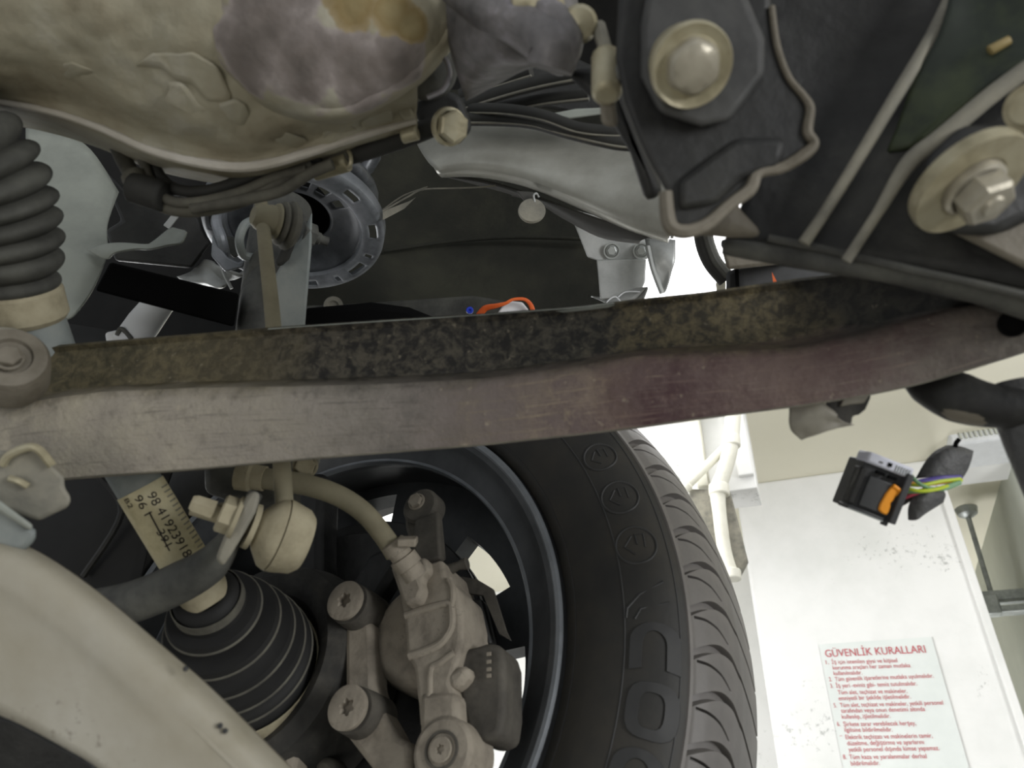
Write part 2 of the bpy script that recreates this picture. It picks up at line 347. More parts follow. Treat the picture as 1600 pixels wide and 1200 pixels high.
# hung rod and bracket in the bay
rp = hit(1509, 795, 2, CEIL)
r2 = ray(1548, 925); tt = ((rp - LOC).x / r2.x); r2p = LOC + r2 * tt
t = thing('hanger_rod', 'grey threaded rod hanging from the ceiling in the bay right of the column', 'rod', rp)
part('rod', G().tube([rp, (rp + r2p) / 2, r2p + (r2p - rp) * .02], .008, 10, smooth=False), 'galv', t)
part('ceiling_flange', G().lathe(rp, (0, 0, -1), [(0, 0), (0, .035), (.02, .03), (.03, .015), (.03, 0)], 20), 'galv', t)
c0 = r2p + Vector((.35, 0, -.02))
t = thing('support_bracket', 'galvanised channel bracket with diagonal brace hung below the rod', 'bracket', c0)
part('channel', G().box(c0, X3, (.78, .06, .03)), 'galv', t, bevel=.003)
part('channel_lip', G().box(c0 + Vector((0, -.01, -.045)), X3, (.74, .05, .02)), 'galv', t, bevel=.003)
part('end_clamp', G().box(c0 + Vector((-.37, -.02, -.03)), X3, (.05, .05, .06)), 'galv', t, bevel=.004)
part('brace', G().seg(c0 + Vector((-.18, 0, -.03)), c0 + Vector((-.36, 0, -.42)), .03, Vector((0, 1, 0)), .03), 'galv', t, bevel=.003)
for i in range(5):
    part('punched_hole', G().lathe(c0 + Vector((-.25 + i * .13, -.036, -.045)), (0, -1, 0), [(0, .014), (.002, .012), (.001, 0)], 14), 'black', t)
# ------------------------------------------------------------------ main beam (bumper crossmember)
ST = [  # x, top, crease, bottom, distance
 (-60, 562, 652, 760, .385), (60, 545, 625, 750, .382), (160, 536, 612, 742, .38), (300, 525, 606, 732, .376), (450, 513, 604, 718, .372), (600, 503, 600, 706, .368),
 (750, 494, 592, 694, .363), (900, 482, 572, 678, .357), (1000, 470, 556, 666, .352), (1100, 460, 551, 652, .347), (1240, 440, 544, 634, .34), (1340, 428, 521, 619, .334), (1440, 442, 494, 598, .328), (1500, 466, 478, 580, .322), (1580, 470, 474, 556, .315), (1680, 462, 470, 524, .305)]
def cat(rows, x, k):
    for a, b in zip(rows, rows[1:]):
        if a[0] <= x <= b[0]:
            f = (x - a[0]) / (b[0] - a[0]); return a[k] + (b[k] - a[k]) * f
rows = []; uv = []
NS = 64
prof = [(-.03, 0, .040), (0, 0, .006), (0, .02, 0), (.45, 0, 0), (.92, 0, .004), (1, 0, .006), (1.0, 0, .012), (1.12, 0, .045), (1.5, 0, .052), (1.9, 0, .058), (2.0, 0, .056), (2.04, 0, .060), (1.9, 0, .066)]
for i in range(NS + 1):
    x = -60 + 1740 * i / NS
    T, C_, B_, d = (cat(ST, x, k) for k in (1, 2, 3, 4))
    r = []
    for v, _, dz in prof:
        y = B_ + (C_ - B_) * min(v, 1) if v <= 1 else C_ + (T - C_) * (v - 1)
        sc = 1 if x < 1250 else max(.25, 1 - (x - 1250) / 300)
        wob = mnoise.noise(Vector((x * .006, v * 2, 0))) * .0012
        r.append(P(x, y, d + (dz * sc if v > 1 else dz) + wob))
    rows.append(r); uv += [(i / NS, v / 2.04) for v, _, _ in prof]
g = G(); g.quadstrip(rows); g.uv = uv
n = len(prof)
g.f.append(tuple(range(n))); g.f.append(tuple(NS * n + j for j in range(n))[::-1])
for i in range(NS): g.f.append((i * n, i * n + n - 1, (i + 1) * n + n - 1, (i + 1) * n))
def beam_mat():
    m = bpy.data.materials.new('grimy_beam_paint'); m.use_nodes = True; nt = m.node_tree; b = nt.nodes['Principled BSDF']; N = nt.nodes.new; L = nt.links.new
    tc = N('ShaderNodeTexCoord'); sx = N('ShaderNodeSeparateXYZ'); L(tc.outputs['UV'], sx.inputs[0])
    def noi(scale, det=6, rough=.65, dist=0, st=None):
        n = N('ShaderNodeTexNoise'); n.inputs['Scale'].default_value = scale; n.inputs['Detail'].default_value = det; n.inputs['Roughness'].default_value = rough; n.inputs['Distortion'].default_value = dist
        if st:
            mp = N('ShaderNodeMapping'); mp.inputs['Scale'].default_value = st; L(tc.outputs['UV'], mp.inputs[0]); L(mp.outputs[0], n.inputs['Vector'])
        else: L(tc.outputs['Object'], n.inputs['Vector'])
        return n.outputs['Fac']
    def ramp(src, stops):
        r = N('ShaderNodeValToRGB'); e = r.color_ramp.elements
        for i, (p, c) in enumerate(stops):
            c = lin(c) if len(c) == 3 else c
            if i < 2: e[i].position = p; e[i].color = c
            else: e.new(p).color = c
        L(src, r.inputs[0]); return r.outputs[0]
    def mix(f, a, b_):
        x = N('ShaderNodeMix'); x.data_type = 'RGBA'; L(f, x.inputs[0])
        L(a, x.inputs[6]); L(b_, x.inputs[7]); return x.outputs[2]
    def math_(op, a, b_):
        x = N('ShaderNodeMath'); x.operation = op
        for i, s in enumerate((a, b_)):
            if isinstance(s, (int, float)): x.inputs[i].default_value = s
            else: L(s, x.inputs[i])
        return x.outputs[0]
    u, v = sx.outputs[0], sx.outputs[1]
    nb = noi(14, 4); un = math_('ADD', u, math_('MULTIPLY', math_('SUBTRACT', nb, .5), .18))
    vn = math_('ADD', v, math_('MULTIPLY', math_('SUBTRACT', noi(30, 6), .5), .28))
    bw = lambda a, c: (a, a, a, 1)
    low = ramp(un, [(0, (138, 132, 120)), (.12, (146, 139, 127)), (.36, (128, 122, 114)), (.46, (108, 99, 94)), (.60, (88, 72, 70)), (.74, (102, 86, 80)), (.84, (110, 101, 94)), (1, (104, 100, 92))])
    low2 = ramp(un, [(0, (168, 161, 142)), (.2, (152, 145, 131)), (.42, (94, 89, 84)), (.56, (120, 106, 94)), (.63, (66, 44, 46)), (.8, (90, 72, 70)), (1, (84, 82, 76))])
    low = mix(ramp(noi(34, 7, .75), [(.42, (0, 0, 0, 1)), (.62, (1, 1, 1, 1))]), low, low2)
    low3 = ramp(un, [(0, (98, 94, 83)), (.2, (92, 87, 80)), (.4, (70, 66, 62)), (.55, (150, 136, 112)), (.62, (120, 100, 90)), (.8, (120, 104, 94)), (1, (120, 114, 104))])
    low = mix(ramp(noi(1, 5, .7, .4, (14, 40, 1)), [(.56, (0, 0, 0, 1)), (.70, (.85, .85, .85, 1))]), low, low3)
    low = mix(ramp(noi(120, 4, .7), [(.55, (0, 0, 0, 1)), (.72, (.5, .5, .5, 1))]), low, low3)
    upA = ramp(un, [(0, (72, 70, 58)), (.08, (98, 90, 68)), (.24, (96, 88, 66)), (.31, (82, 77, 66)), (.55, (76, 72, 62)), (.60, (98, 89, 66)), (.72, (104, 95, 71)), (.78, (58, 56, 49)), (1, (44, 42, 40))])
    upB = ramp(un, [(0, (58, 58, 50)), (.09, (70, 66, 50)), (.26, (72, 66, 50)), (.31, (34, 32, 29)), (.56, (32, 31, 28)), (.60, (46, 43, 35)), (.72, (60, 55, 42)), (.78, (34, 33, 31)), (1, (30, 30, 29))])
    up = mix(ramp(noi(150, 5, .7, .5), [(.42, (0, 0, 0, 1)), (.60, (1, 1, 1, 1))]), upB, upA)
    edge = ramp(vn, [(.42, (0, 0, 0, 1)), (.56, (1, 1, 1, 1))])
    c = mix(edge, low, up)
    spk = ramp(noi(230, 3, .6), [(.66, (0, 0, 0, 1)), (.72, (1, 1, 1, 1))])
    pale = N('ShaderNodeRGB'); pale.outputs[0].default_value = lin((168, 158, 136))
    c = mix(math_('MULTIPLY', spk, .35), c, pale.outputs[0])
    scr = ramp(noi(1, 3, .55, .3, (9, 55, 1)), [(.67, (0, 0, 0, 1)), (.74, (1, 1, 1, 1))])
    msk = math_('MULTIPLY', ramp(u, [(.44, (0, 0, 0, 1)), (.50, (1, 1, 1, 1)), (.78, (1, 1, 1, 1)), (.84, (0, 0, 0, 1))]), math_('SUBTRACT', 1, edge))
    c = mix(math_('MULTIPLY', math_('MULTIPLY', scr, msk), .55), c, pale.outputs[0])
    L(c, b.inputs['Base Color']); b.inputs['Roughness'].default_value = .62; b.inputs['Specular IOR Level'].default_value = .35
    bp = N('ShaderNodeBump'); bp.inputs['Strength'].default_value = .55; bp.inputs['Distance'].default_value = .004; L(noi(110, 6, .7), bp.inputs['Height']); L(bp.outputs[0], b.inputs['Normal'])
    return m
def chip_beam():
    t = thing('crossmember', 'long grimy steel beam crossing the whole view, tan at left and maroon at right', 'crossmember', P(700, 600, .37))
    part('beam', g, beam_mat(), t, angle=50)
    e = G(); e.tube([P(x, cat(ST, x, 3) - 1, cat(ST, x, 4) + .002) for x in range(100, 1600, 60)], .0011, 6); part('lower_edge_highlight', e, 'grey_metal', t)  # grey bead painted as a highlight along the beam's bottom edge
    e = G(); e.tube([P(x, cat(ST, x, 1) + 1, cat(ST, x, 4) + .058) for x in range(420, 1020, 60)], .0014, 6); part('upper_lip', e, 'apron', t)
    h = P(1582, 506, .3115); part('hole', G().lathe(h, toward(h), [(-.004, .0052), (.0012, .0056), (.0012, .0046), (-.0005, .004), (-.0005, 0)], 24), 'black', t)
    # gusset arm meeting the beam at the right
    gs = G().plate([(1120, 372), (1180, 372), (1250, 386), (1400, 402), (1500, 420), (1660, 470), (1660, 510), (1560, 482), (1500, 470), (1400, 446), (1250, 418), (1190, 402), (1128, 396)], lambda x, y: .325 - (x - 1120) * .00004, .03)
    part('gusset', gs, 'plate', t, bevel=.003)
    part('gusset_ridge', G().tube([P(1130, 385, .324), P(1250, 402, .319), (P(1400, 424, .313)), P(1500, 444, .309), P(1620, 482, .303)], [.0035, .005, .0055, .006, .006], 12), 'dark_grey', t)
    return t
chip_beam()
# ------------------------------------------------------------------ wheel
CC = Vector((-.159, -.2045, .5605)); AC = Vector((.383, -.573, .724)).normalized()
EC = Vector((1, 0, 0)); EC = (EC - AC * EC.dot(AC)).normalized(); UC = EC.cross(AC)
if UC.y < 0: UC = -UC
WC, WA, WE, WU = LOC + w(CC), w(AC), w(EC), w(UC)
def W(r, ph, s):
    a = math.radians(ph); return WC + WA * s + (WE * math.cos(a) + WU * math.sin(a)) * r
def D(x, y, s):                                         # photograph position on the plane s behind the rim edge
    c = Vector(((x - 800) / F, (600 - y) / F, 1)); t = (CC + AC * s).dot(AC) / c.dot(AC); return P(x, y, t)
def ring(prof, seg=128, arc=None): return G().lathe(WC, WA, prof, seg)
wh = thing('front_wheel', 'front road wheel seen from inside, dark rim and black tyre with slanted tread', 'wheel', WC)
TY = [(.05, .190), (.012, .200), (.002, .2115), (-.002, .216), (-.008, .222), (-.013, .235), (-.016, .252), (-.0155, .262), (-.014, .272), (-.009, .283), (-.003, .290), (.0005, .2925)]
TR = [(.004, .2935), (.012, .3005), (.022, .3065), (.034, .3115), (.05, .3145), (.08, .316), (.11, .316)]
full = TY + [(a, b - .006) for a, b in TR] + [(.158 - a, b - .006) for a, b in TR[::-1][3:]] + [(.158 - a, b) for a, b in TY[::-1]]
tyre = part('tyre', ring(full, 160), 'tyre', wh, angle=40)
part('shoulder_line', ring([(-.0012, .2905), (-.0016, .2925), (.0004, .2940), (.0022, .2932)], 160), 'tread', tyre)
# one tread block, then copies of it around the tyre
NB = 68
def tread_block():
    pitch = 360 / NB; g = G(); rows = []
    nu, nv = 40, 46
    for i in range(nu + 1):
        s = .0015 + .105 * (i / nu) ** 1.25
        rr = None
        for a, b in zip(TR, TR[1:]):
            if a[0] <= s <= b[0]: rr = a[1] + (b[1] - a[1]) * (s - a[0]) / (b[0] - a[0])
        if rr is None: rr = TR[0][1] if s < TR[0][0] else TR[-1][1]
        bend = 1.9 * math.sin(math.pi * s / .046) if s < .046 else -(s - .046) * 75
        gw = .25 * max(.42, 1 - s / .09)                  # share of the pitch taken by the groove
        k = min(1, max(0, (s - .005) / .028)); vs = .72 - k * .58
        on = 1 if .006 < s < .031 else 0; gd = -.0055 * min(1, s / .004)
        cols = [(vs * q / 6 * .94, 0) for q in range(6)] + [(vs - .034, 0), (vs - .026, -.005 * on), (vs + .026, -.005 * on), (vs + .034, 0)]
        lo = vs + .034; hi = 1 - gw
        cols += [(lo + (hi - lo) * q / 5, 0) for q in range(1, 6)] + [(hi + .02, gd)] + [(hi + .02 + (gw - .02) * q / 4, gd) for q in (1, 2, 3)] + [(.995, gd), (1.0, 0)]
        row = [W(rr + dz, (v - .5) * pitch + bend, s) for v, dz in cols]
        rows.append(row)
    g.quadstrip(rows); return g
tb = part('tread_block', tread_block(), 'tread', tyre, angle=50, loc=WC)
tb.location = WC - wl(tyre)
from mathutils import Quaternion
PH0 = 22.2
for k in range(NB):
    o = tb if k == 0 else tb.copy()
    if k: COL.objects.link(o)
    o.rotation_mode = 'QUATERNION'; sg = 1 if (Quaternion(WA, .1) @ WE).dot(WU) > 0 else -1
    o.rotation_quaternion = Quaternion(WA, sg * math.radians(PH0 + k * 360 / NB))
def sw(r):                                              # sidewall height at radius r
    for a, b in zip(TY[3:], TY[4:]):
        if a[1] <= r <= b[1]: return a[0] + (b[0] - a[0]) * (r - a[1]) / (b[1] - a[1])
    return -.016
def side_tube(pts, rad, closed=False):
    g = G(); q = [W(r, ph, sw(r)) for r, ph in pts]
    if closed: q += [q[0], q[1]]
    return g.tube(q, rad, 6, smooth=False)
for r0, p0, dr, dp in ((.2698, 23.4, .0115, 2.55), (.2688, 15.3, .0125, 2.75), (.2688, 7.1, .0130, 2.85)):
    part('raised_ring', side_tube([(r0 + dr * math.cos(a), p0 + dp * math.sin(a)) for a in [i * math.pi / 14 for i in range(28)]], .0009, True), 'letter', tyre)
    part('raised_mark', side_tube([(r0 + dr * .45, p0 - dp * .2), (r0 + dr * .5, p0 + dp * .5), (r0 + dr * .1, p0 + dp * .55), (r0 + dr * .1, p0)], .0007), 'letter', tyre)
    part('raised_mark', side_tube([(r0 - dr * .1, p0 + dp * .5), (r0 - dr * .55, p0), (r0 - dr * .1, p0 - dp * .5)], .0007), 'letter', tyre)
def flat_letter(outer, inner=None, open_end=False):
    g = G(); n = len(outer); h = .0012
    o1 = [W(r, ph, sw(r) - h) for r, ph in outer]; i1 = [W(r, ph, sw(r) - h) for r, ph in inner]
    o0 = [W(r, ph, sw(r) + .001) for r, ph in outer]; i0 = [W(r, ph, sw(r) + .001) for r, ph in inner]
    g.quadstrip([o0, o1, i1, i0], closed=not open_end); return g
def stad(r0, p0, dr, dp, k=24):
    out = []
    for i in range(k):
        a = 2 * math.pi * i / k; c, s_ = math.cos(a), math.sin(a)
        m = (abs(c) ** 3.2 + abs(s_) ** 3.2) ** (-1 / 3.2); out.append((r0 + dr * c * m, p0 + dp * s_ * m))
    return out
part('raised_letter', flat_letter(stad(.2742, -14.9, .0145, 3.3), stad(.2742, -14.9, .0072, 2.1)), 'letter', tyre)
def ush(r0, p0, dr, dp):
    o = [(r0 - dr, p0 - dp)] + [(r0 + dr * math.cos(a), p0 + dp * .25 + dp * .75 * math.sin(a)) for a in [math.pi - i * math.pi / 12 for i in range(13)]] + [(r0 + dr, p0 - dp)]
    return o
part('raised_letter', flat_letter(ush(.2735, -7.2, .0145, 3.1), ush(.2735, -7.6, .0072, 2.4), True), 'letter', tyre)
part('raised_letter', flat_letter(ush(.2725, -22.4, .0145, 3.1), ush(.2725, -22.8, .0072, 2.4), True), 'letter', tyre)
part('raised_letter', side_tube([(.2565, -3.4), (.2575, -2.0), (.266, -.2), (.281, 1.4)], .0009), 'letter', tyre)
part('raised_letter', side_tube([(.262, -3.6), (.266, -2.2), (.283, -1.4)], .0008), 'letter', tyre)
for r, a, b in ((.2555, 40, -40), (.2205, 80, -60), (.2875, 60, -60)):
    part('sidewall_line', side_tube([(r, a + (b - a) * i / 60) for i in range(61)], .0006), 'letter', tyre)
rng = random.Random(3)
# rim: barrel, lip and spoked face
rim = part('rim', ring([(.012, .2095), (.004, .2120), (-.002, .2105), (-.003, .2065), (-.001, .2005), (.004, .197), (.010, .193), (.016, .184), (.020, .178), (.028, .1775), (.034, .180), (.06, .186), (.09, .19), (.118, .192), (.118, .20), (.06, .196), (.03, .19), (.02, .2)], 160), 'rim', wh, angle=30)
part('rim_lip', ring([(-.0032, .2105), (-.0048, .2085), (-.0044, .2058), (-.0026, .2045)], 160), 'rim_lip', rim)
part('rim_step', ring([(.0185, .1805), (.0182, .1778), (.0205, .1768), (.024, .1770)], 160), 'rim_lip', rim)
g = G(); gaps = [(24.5, 51), (-34, 4.5), (108, 134), (150, 178), (196, 222), (244, 270), (288, 314)]
rs = [.03, .062, .10, .151, .154, .176, .192]
for i in range(180):
    a0, a1 = i * 2, i * 2 + 2; mid = (a0 + 1 + 180) % 360 - 180
    for ra, rb in zip(rs, rs[1:]):
        cut = any((mid - lo) % 360 < hi - lo for lo, hi in gaps) and .062 <= ra < .151
        if 83 < mid < 97 and .10 <= ra < .176: cut = True
        if cut: continue
        b = len(g.v); g.v += [W(ra, a0, .1), W(rb, a0, .1), W(rb, a1, .1), W(ra, a1, .1)]; g.f.append((b, b + 1, b + 2, b + 3))
part('spoke_face', g, 'rim', rim, solid=.022, smooth=False, merge=1e-5)
# brake disc and hub
t = thing('brake_disc', 'dark grey brake disc mostly hidden behind the dusty caliper', 'brake disc', W(0, 0, .06))
part('friction_ring', G().lathe(WC, WA, [(.046, .08), (.046, .131), (.047, .132), (.0535, .132), (.0535, .129), (.0605, .129), (.0605, .132), (.067, .132), (.068, .131), (.068, .08), (.046, .08)], 96), 'blackp', t)
part('disc_hat', G().lathe(WC, WA, [(.046, .081), (.048, .079), (.09, .076), (.095, .07), (.095, 0)], 64), 'caliper_dk', t)
part('splash_shield', G().lathe(WC, WA, [(.030, .05), (.030, .112), (.036, .116), (.037, .112), (.032, .05)], 72), 'blackp', t)
# ------------------------------------------------------------------ knuckle, caliper
def plateS(px, s, th): return G().poly([D(x, y, s) for x, y in px], WA * th)
def disc_at(px, s, r, th, extra=None, seg=40, m=None):
    c = D(px[0], px[1], s); return G().lathe(c, WA, [(0, 0), (0, r * .9), (.0015, r), (th, r), (th, 0)], seg)
kn = thing('steering_knuckle', 'dark grimy steering knuckle behind the ribbed drive shaft boot', 'knuckle', D(420, 1050, -.02))
c = D(405, 1035, -.035)
part('hub_carrier', G().lathe(c, WA, [(.0, .050), (-.006, .056), (-.008, .062), (-.002, .072), (.02, .078), (.06, .08), (.06, .03), (.0, .05)], 56), 'knuckle', kn)
part('carrier_web', plateS([(440, 900), (500, 900), (520, 960), (520, 1110), (470, 1190), (380, 1230), (330, 1190), (440, 1140), (480, 1060), (478, 980)], .0, .03), 'knuckle', kn, bevel=.006)
part('upper_arm', plateS([(452, 900), (440, 800), (470, 740), (505, 735), (500, 830), (500, 930)], -.004, .03), 'blackp', kn, bevel=.006)
part('cast_lug', plateS([(415, 1150), (445, 1140), (462, 1165), (455, 1215), (415, 1215)], -.03, .02), 'caliper', kn, bevel=.005)
part('cast_lug', plateS([(490, 1185), (510, 1178), (525, 1190), (525, 1215), (490, 1215)], -.01, .02), 'caliper_dk', kn, bevel=.005)
ca = thing('brake_caliper', 'dusty beige brake caliper clamped over the disc inside the wheel', 'brake caliper', D(650, 1000, -.02))
pc = D(648, 985, -.026)
part('piston_housing', G().lathe(pc, WA, [(.0, 0), (.0, .028), (.001, .031), (.006, .0355), (.014, .037), (.05, .037), (.05, 0)], 56), 'caliper', ca)
part('housing_heel', plateS([(590, 1040), (640, 1030), (650, 1075), (620, 1078), (600, 1065)], -.008, .03), 'caliper_dk', ca, bevel=.005)
body = [(608, 884), (640, 876), (664, 868), (668, 880), (690, 872), (697, 903), (714, 917), (722, 960), (722, 1000), (712, 1038), (704, 1066), (712, 1085), (716, 1120), (722, 1140), (655, 1140), (652, 1100), (645, 1045), (634, 1022), (629, 960), (622, 925)]
part('caliper_body', plateS(body, -.044, .05), 'caliper', ca, bevel=.004, seg=3)
part('stepped_boss', plateS([(609, 886), (664, 869), (668, 888), (655, 903), (660, 918), (652, 938), (631, 946), (620, 915)], -.0535, .02), 'caliper', ca, bevel=.0025)
for pl, r in (([(634, 962), (668, 951), (700, 944), (706, 952)], .0028), ([(706, 952), (706, 980), (690, 1005), (665, 1018), (640, 1025)], .0030), ([(710, 1020), (690, 1035), (674, 1046), (672, 1085), (668, 1120)], .0024), ([(702, 905), (708, 925), (706, 950)], .0024)):
    part('cast_rib', G().tube([D(x, y, -.0432) for x, y in pl], r, 10), 'caliper', ca)
part('lower_arm', plateS([(655, 1080), (714, 1080), (716, 1130), (736, 1160), (737, 1215), (655, 1215), (654, 1130)], -.046, .03), 'caliper', ca, bevel=.004)
e = D(690, 1172, -.049); part('guide_ear', G().lathe(e, WA, [(0, 0), (0, .0165), (.002, .019), (.03, .020), (.03, 0)], 40), 'caliper', ca)
part('guide_ring', G().lathe(e, WA, [(0, .0108), (-.0012, .0106), (-.0012, .0092), (0, .009)], 36), 'caliper_dk', ca); torx(ca, e, -WA, .0072, .0022)
fist = [(712, 1015), (740, 1010), (765, 1002), (782, 1008), (788, 1030), (788, 1110), (782, 1150), (756, 1160), (730, 1150), (716, 1090)]
part('bridge', plateS(fist, -.034, .032), 'caliper_dk', ca, bevel=.012, seg=4)
part('bridge_lug', plateS([(695, 1052), (725, 1035), (735, 1050), (720, 1068), (703, 1080)], -.044, .02), 'caliper', ca, bevel=.004)
for i, y in enumerate((1022, 1034, 1046, 1056)):
    part('cast_mark', G().box(D(764, y, -.0368), (WE, WU, WA), (.0028, .0022, .001)), 'caliper', ca)
part('bleed_screw', G().tube([D(698, 892, -.03), D(716, 884, -.03), D(730, 880, -.03)], [.0045, .003, .0045], 12, smooth=False), 'caliper_dk', ca)
part('pad_spring', plateS([(715, 900), (745, 905), (770, 920), (790, 985), (797, 1000), (780, 990), (755, 930), (720, 925)], -.005, .003), 'caliper_dk', ca)
part('pad_backing', plateS([(722, 935), (752, 935), (768, 1005), (722, 1015)], -.004, .012), 'blackp', ca, bevel=.002)
# carrier bracket with guide bolts
cb = thing('caliper_carrier', 'grey caliper carrier link with three round bolts left of the piston', 'bracket', D(555, 1020, -.02))
part('link', plateS([(528, 965), (562, 960), (580, 972), (583, 1066), (592, 1100), (620, 1150), (640, 1160), (640, 1215), (590, 1215), (540, 1150), (520, 1120), (538, 1075), (538, 985)], -.036, .022), 'caliper', cb, bevel=.004)
part('upper_arm', plateS([(528, 920), (552, 905), (575, 865), (610, 850), (622, 880), (590, 930), (565, 965)], -.012, .02), 'blackp', cb, bevel=.005)
for x, y in ((540, 939), (544, 1106)):
    c = D(x, y, -.052)
    part('bolt_collar', G().lathe(c, WA, [(.004, 0), (.004, .0145), (.02, .0155), (.035, .0155), (.035, 0)], 36), 'caliper_dk', cb); torx(cb, c, -WA, .0138, .002)
part('top_lug', plateS([(630, 800), (640, 775), (655, 764), (674, 768), (684, 785), (682, 800), (688, 868), (645, 874), (640, 850), (632, 825)], -.030, .012), 'caliper_dk', cb, bevel=.003)
c = D(655, 789, -.034); part('top_lug_face', G().lathe(c, WA, [(.0, 0), (0, .0125), (.002, .0145), (.014, .0150), (.014, 0)], 36), 'caliper_dk', cb)
hexbolt(cb, D(651, 784, -.034), -WA, .0055, .004, m='caliper')
part('neck_plate', plateS([(648, 812), (684, 797), (688, 872), (652, 880), (644, 848)], -.038, .008), 'caliper_dk', cb, bevel=.002)
# ------------------------------------------------------------------ drive shaft, boot
ds = thing('drive_shaft', 'steel drive shaft with yellowed part label running down to the black boot', 'drive shaft', P(240, 800, .42))
a_, b_ = P(165, 672, .436), P(322, 932, .452)
SR = .0133
part('shaft', G().tube([a_, b_], SR, 40, smooth=False), 'strutm', ds)
ax = (b_ - a_).normalized(); L_ = (b_ - a_).length
def along(px):                                           # distance along the shaft of a photograph position
    r = (P(px[0], px[1], 1) - LOC).normalized(); best = min(range(400), key=lambda i: ((a_ + ax * L_ * i / 400 - LOC) - r * (a_ + ax * L_ * i / 400 - LOC).dot(r)).length); return L_ * best / 400
t0, t1 = along((208, 768)), along((282, 880))
lab = G().lathe(a_, ax, [(t0, SR), (t0, SR + .0006), (t1, SR + .0006), (t1, SR)], 48)
lb = part('label_band', lab, 'label', ds)
sv = toward((a_ + b_) / 2); sv = (sv - ax * sv.dot(ax)).normalized(); tv = ax.cross(sv)
if tv.dot(CR) < 0: tv = -tv
def on_shaft(t, ang, r=SR + .0009): return a_ + ax * t + (sv * math.cos(ang) + tv * math.sin(ang)) * r
def shaft_text(body, t, ang, size, length):
    v, f = text_mesh(body); x0 = min(p.x for p in v); x1 = max(p.x for p in v)
    g = G(); g.v = [on_shaft(t + (p.x - x0) / (x1 - x0) * length, ang + (p.y * size) / SR) for p in v]; g.f = f
    part('label_text', g, 'ink', ds, smooth=False)
LL = t1 - t0
shaft_text('98 41923918', t0 + LL * .10, .05, .0072, LL * .84)
shaft_text('96 I', t0 + LL * .06, -.42, .0062, LL * .24); shaft_text('B2', t0 + LL * .03, -.85, .0045, LL * .12)
shaft_text('391', t0 + LL * .52, -.36, .0060, LL * .2)
for i in range(14):
    g = G(); tt = t0 + LL * (.1 + .062 * i); q = [on_shaft(tt + dx, .75 + k * .1, SR + .0008) for dx in (0, .0009) for k in range(6)]
    g.quadstrip([q[:6], q[6:]]); part('label_stripe', g, 'grey_metal', ds)
g = G(); g.quadstrip([[on_shaft(t0 + LL * (.28 + .5 * k / 6), -.22 - .1 * k / 6, SR + .0008) for k in range(7)], [on_shaft(t0 + LL * (.28 + .5 * k / 6), -.16 - .1 * k / 6, SR + .0008) for k in range(7)]]); part('label_stripe', g, 'ink', ds)
part('shaft_neck', G().tube([b_ - ax * .012, b_ + ax * .004], .0150, 32, smooth=False), 'tan', ds, bevel=.001)
bt = thing('drive_shaft_boot', 'black ribbed rubber boot with a tan clamp band at the wheel end', 'rubber boot', P(350, 990, .48))
p0, p1 = P(318, 926, .448), P(388, 1046, .515)
q0 = ax; d1 = (p1 - p0).normalized()
RG = [(.21, .0290), (.38, .0365), (.54, .0420), (.68, .0458), (.80, .0480)]
pr_ = [(0, .013), (0, .0155), (.04, .0195), (.12, .0205), (.16, .0215)]
for i, (u, r) in enumerate(RG):
    pr_ += [(u - .035, r - .0015), (u, r), (u + .02, r - .001), (u + .05, r - .010)]
    if i < 4: pr_ += [(RG[i + 1][0] - .06, r - .007)]
pr_ += [(.90, .0440), (.93, .0465), (1.0, .0475), (1.0, .03)]
part('bellows', G().lathe(p0, d1, [(u * (p1 - p0).length, r) for u, r in pr_], 56), 'fold', bt, angle=50)
for u, r in RG:
    e1 = d1.orthogonal().normalized(); e2 = d1.cross(e1); k = p0 + d1 * (u + .008) * (p1 - p0).length
    part('fold_edge', G().tube([k + (e1 * math.cos(a) + e2 * math.sin(a)) * (r - .0002) for a in [2 * math.pi * j / 60 for j in range(61)]], .0011, 8, smooth=False), 'rubber_dust', bt, label='dusty fold edge')
lb_ = (p1 - p0).length
part('clamp_band', G().lathe(p0, d1, [(lb_ * .93, .0488), (lb_ * .93, .0500), (lb_ * 1.02, .0506), (lb_ * 1.10, .0500), (lb_ * 1.10, .048)], 56), 'tan', bt)
part('small_clamp', G().lathe(p0, d1, [(lb_ * .05, .0208), (lb_ * .05, .0214), (lb_ * .115, .0218), (lb_ * .115, .0208)], 48), 'rubber_dust', bt)
# ------------------------------------------------------------------ anti-roll bar and drop link
ab = thing('anti_roll_bar', 'grey anti-roll bar arm curving up to a flattened bolted end', 'anti-roll bar', P(270, 920, .43))
part('bar', G().tube([P(60, 965, .45), P(140, 955, .445), P(215, 938, .435), P(285, 908, .425), P(328, 882, .418), P(356, 846, .412), P(380, 808, .408), P(399, 772, .406)], [.0135, .0128, .0122, .0118, .0105, .0068, .0046, .0040], 20, squash=(CF, 1.0)), 'dark_grey', ab)
part('flat_end', G().plate([(336, 874), (350, 838), (370, 806), (386, 774), (398, 765), (407, 773), (400, 800), (380, 836), (362, 866), (348, 886)], .3945, .006), 'grey_metal', ab, bevel=.002)
lk = thing('drop_link', 'slim tan drop link rod with ball joints running up past the crossmember', 'link rod', P(436, 700, .44))
part('rod', G().tube([P(408, 318, .522), P(416, 400, .50), P(428, 520, .468), P(440, 720, .43), P(446, 812, .418)], [.0046, .0048, .0050, .0052, .0052], 16), 'tan2', lk)
jd = (P(490, 846, .425) - P(385, 812, .41)).normalized(); jo = P(405, 826, .412)
part('ball_boot', G().lathe(jo, jd, [(-.002, .008), (0, .012), (.003, .0155), (.006, .0192), (.0095, .0205), (.0100, .0200)], 40), 'tan', lk)
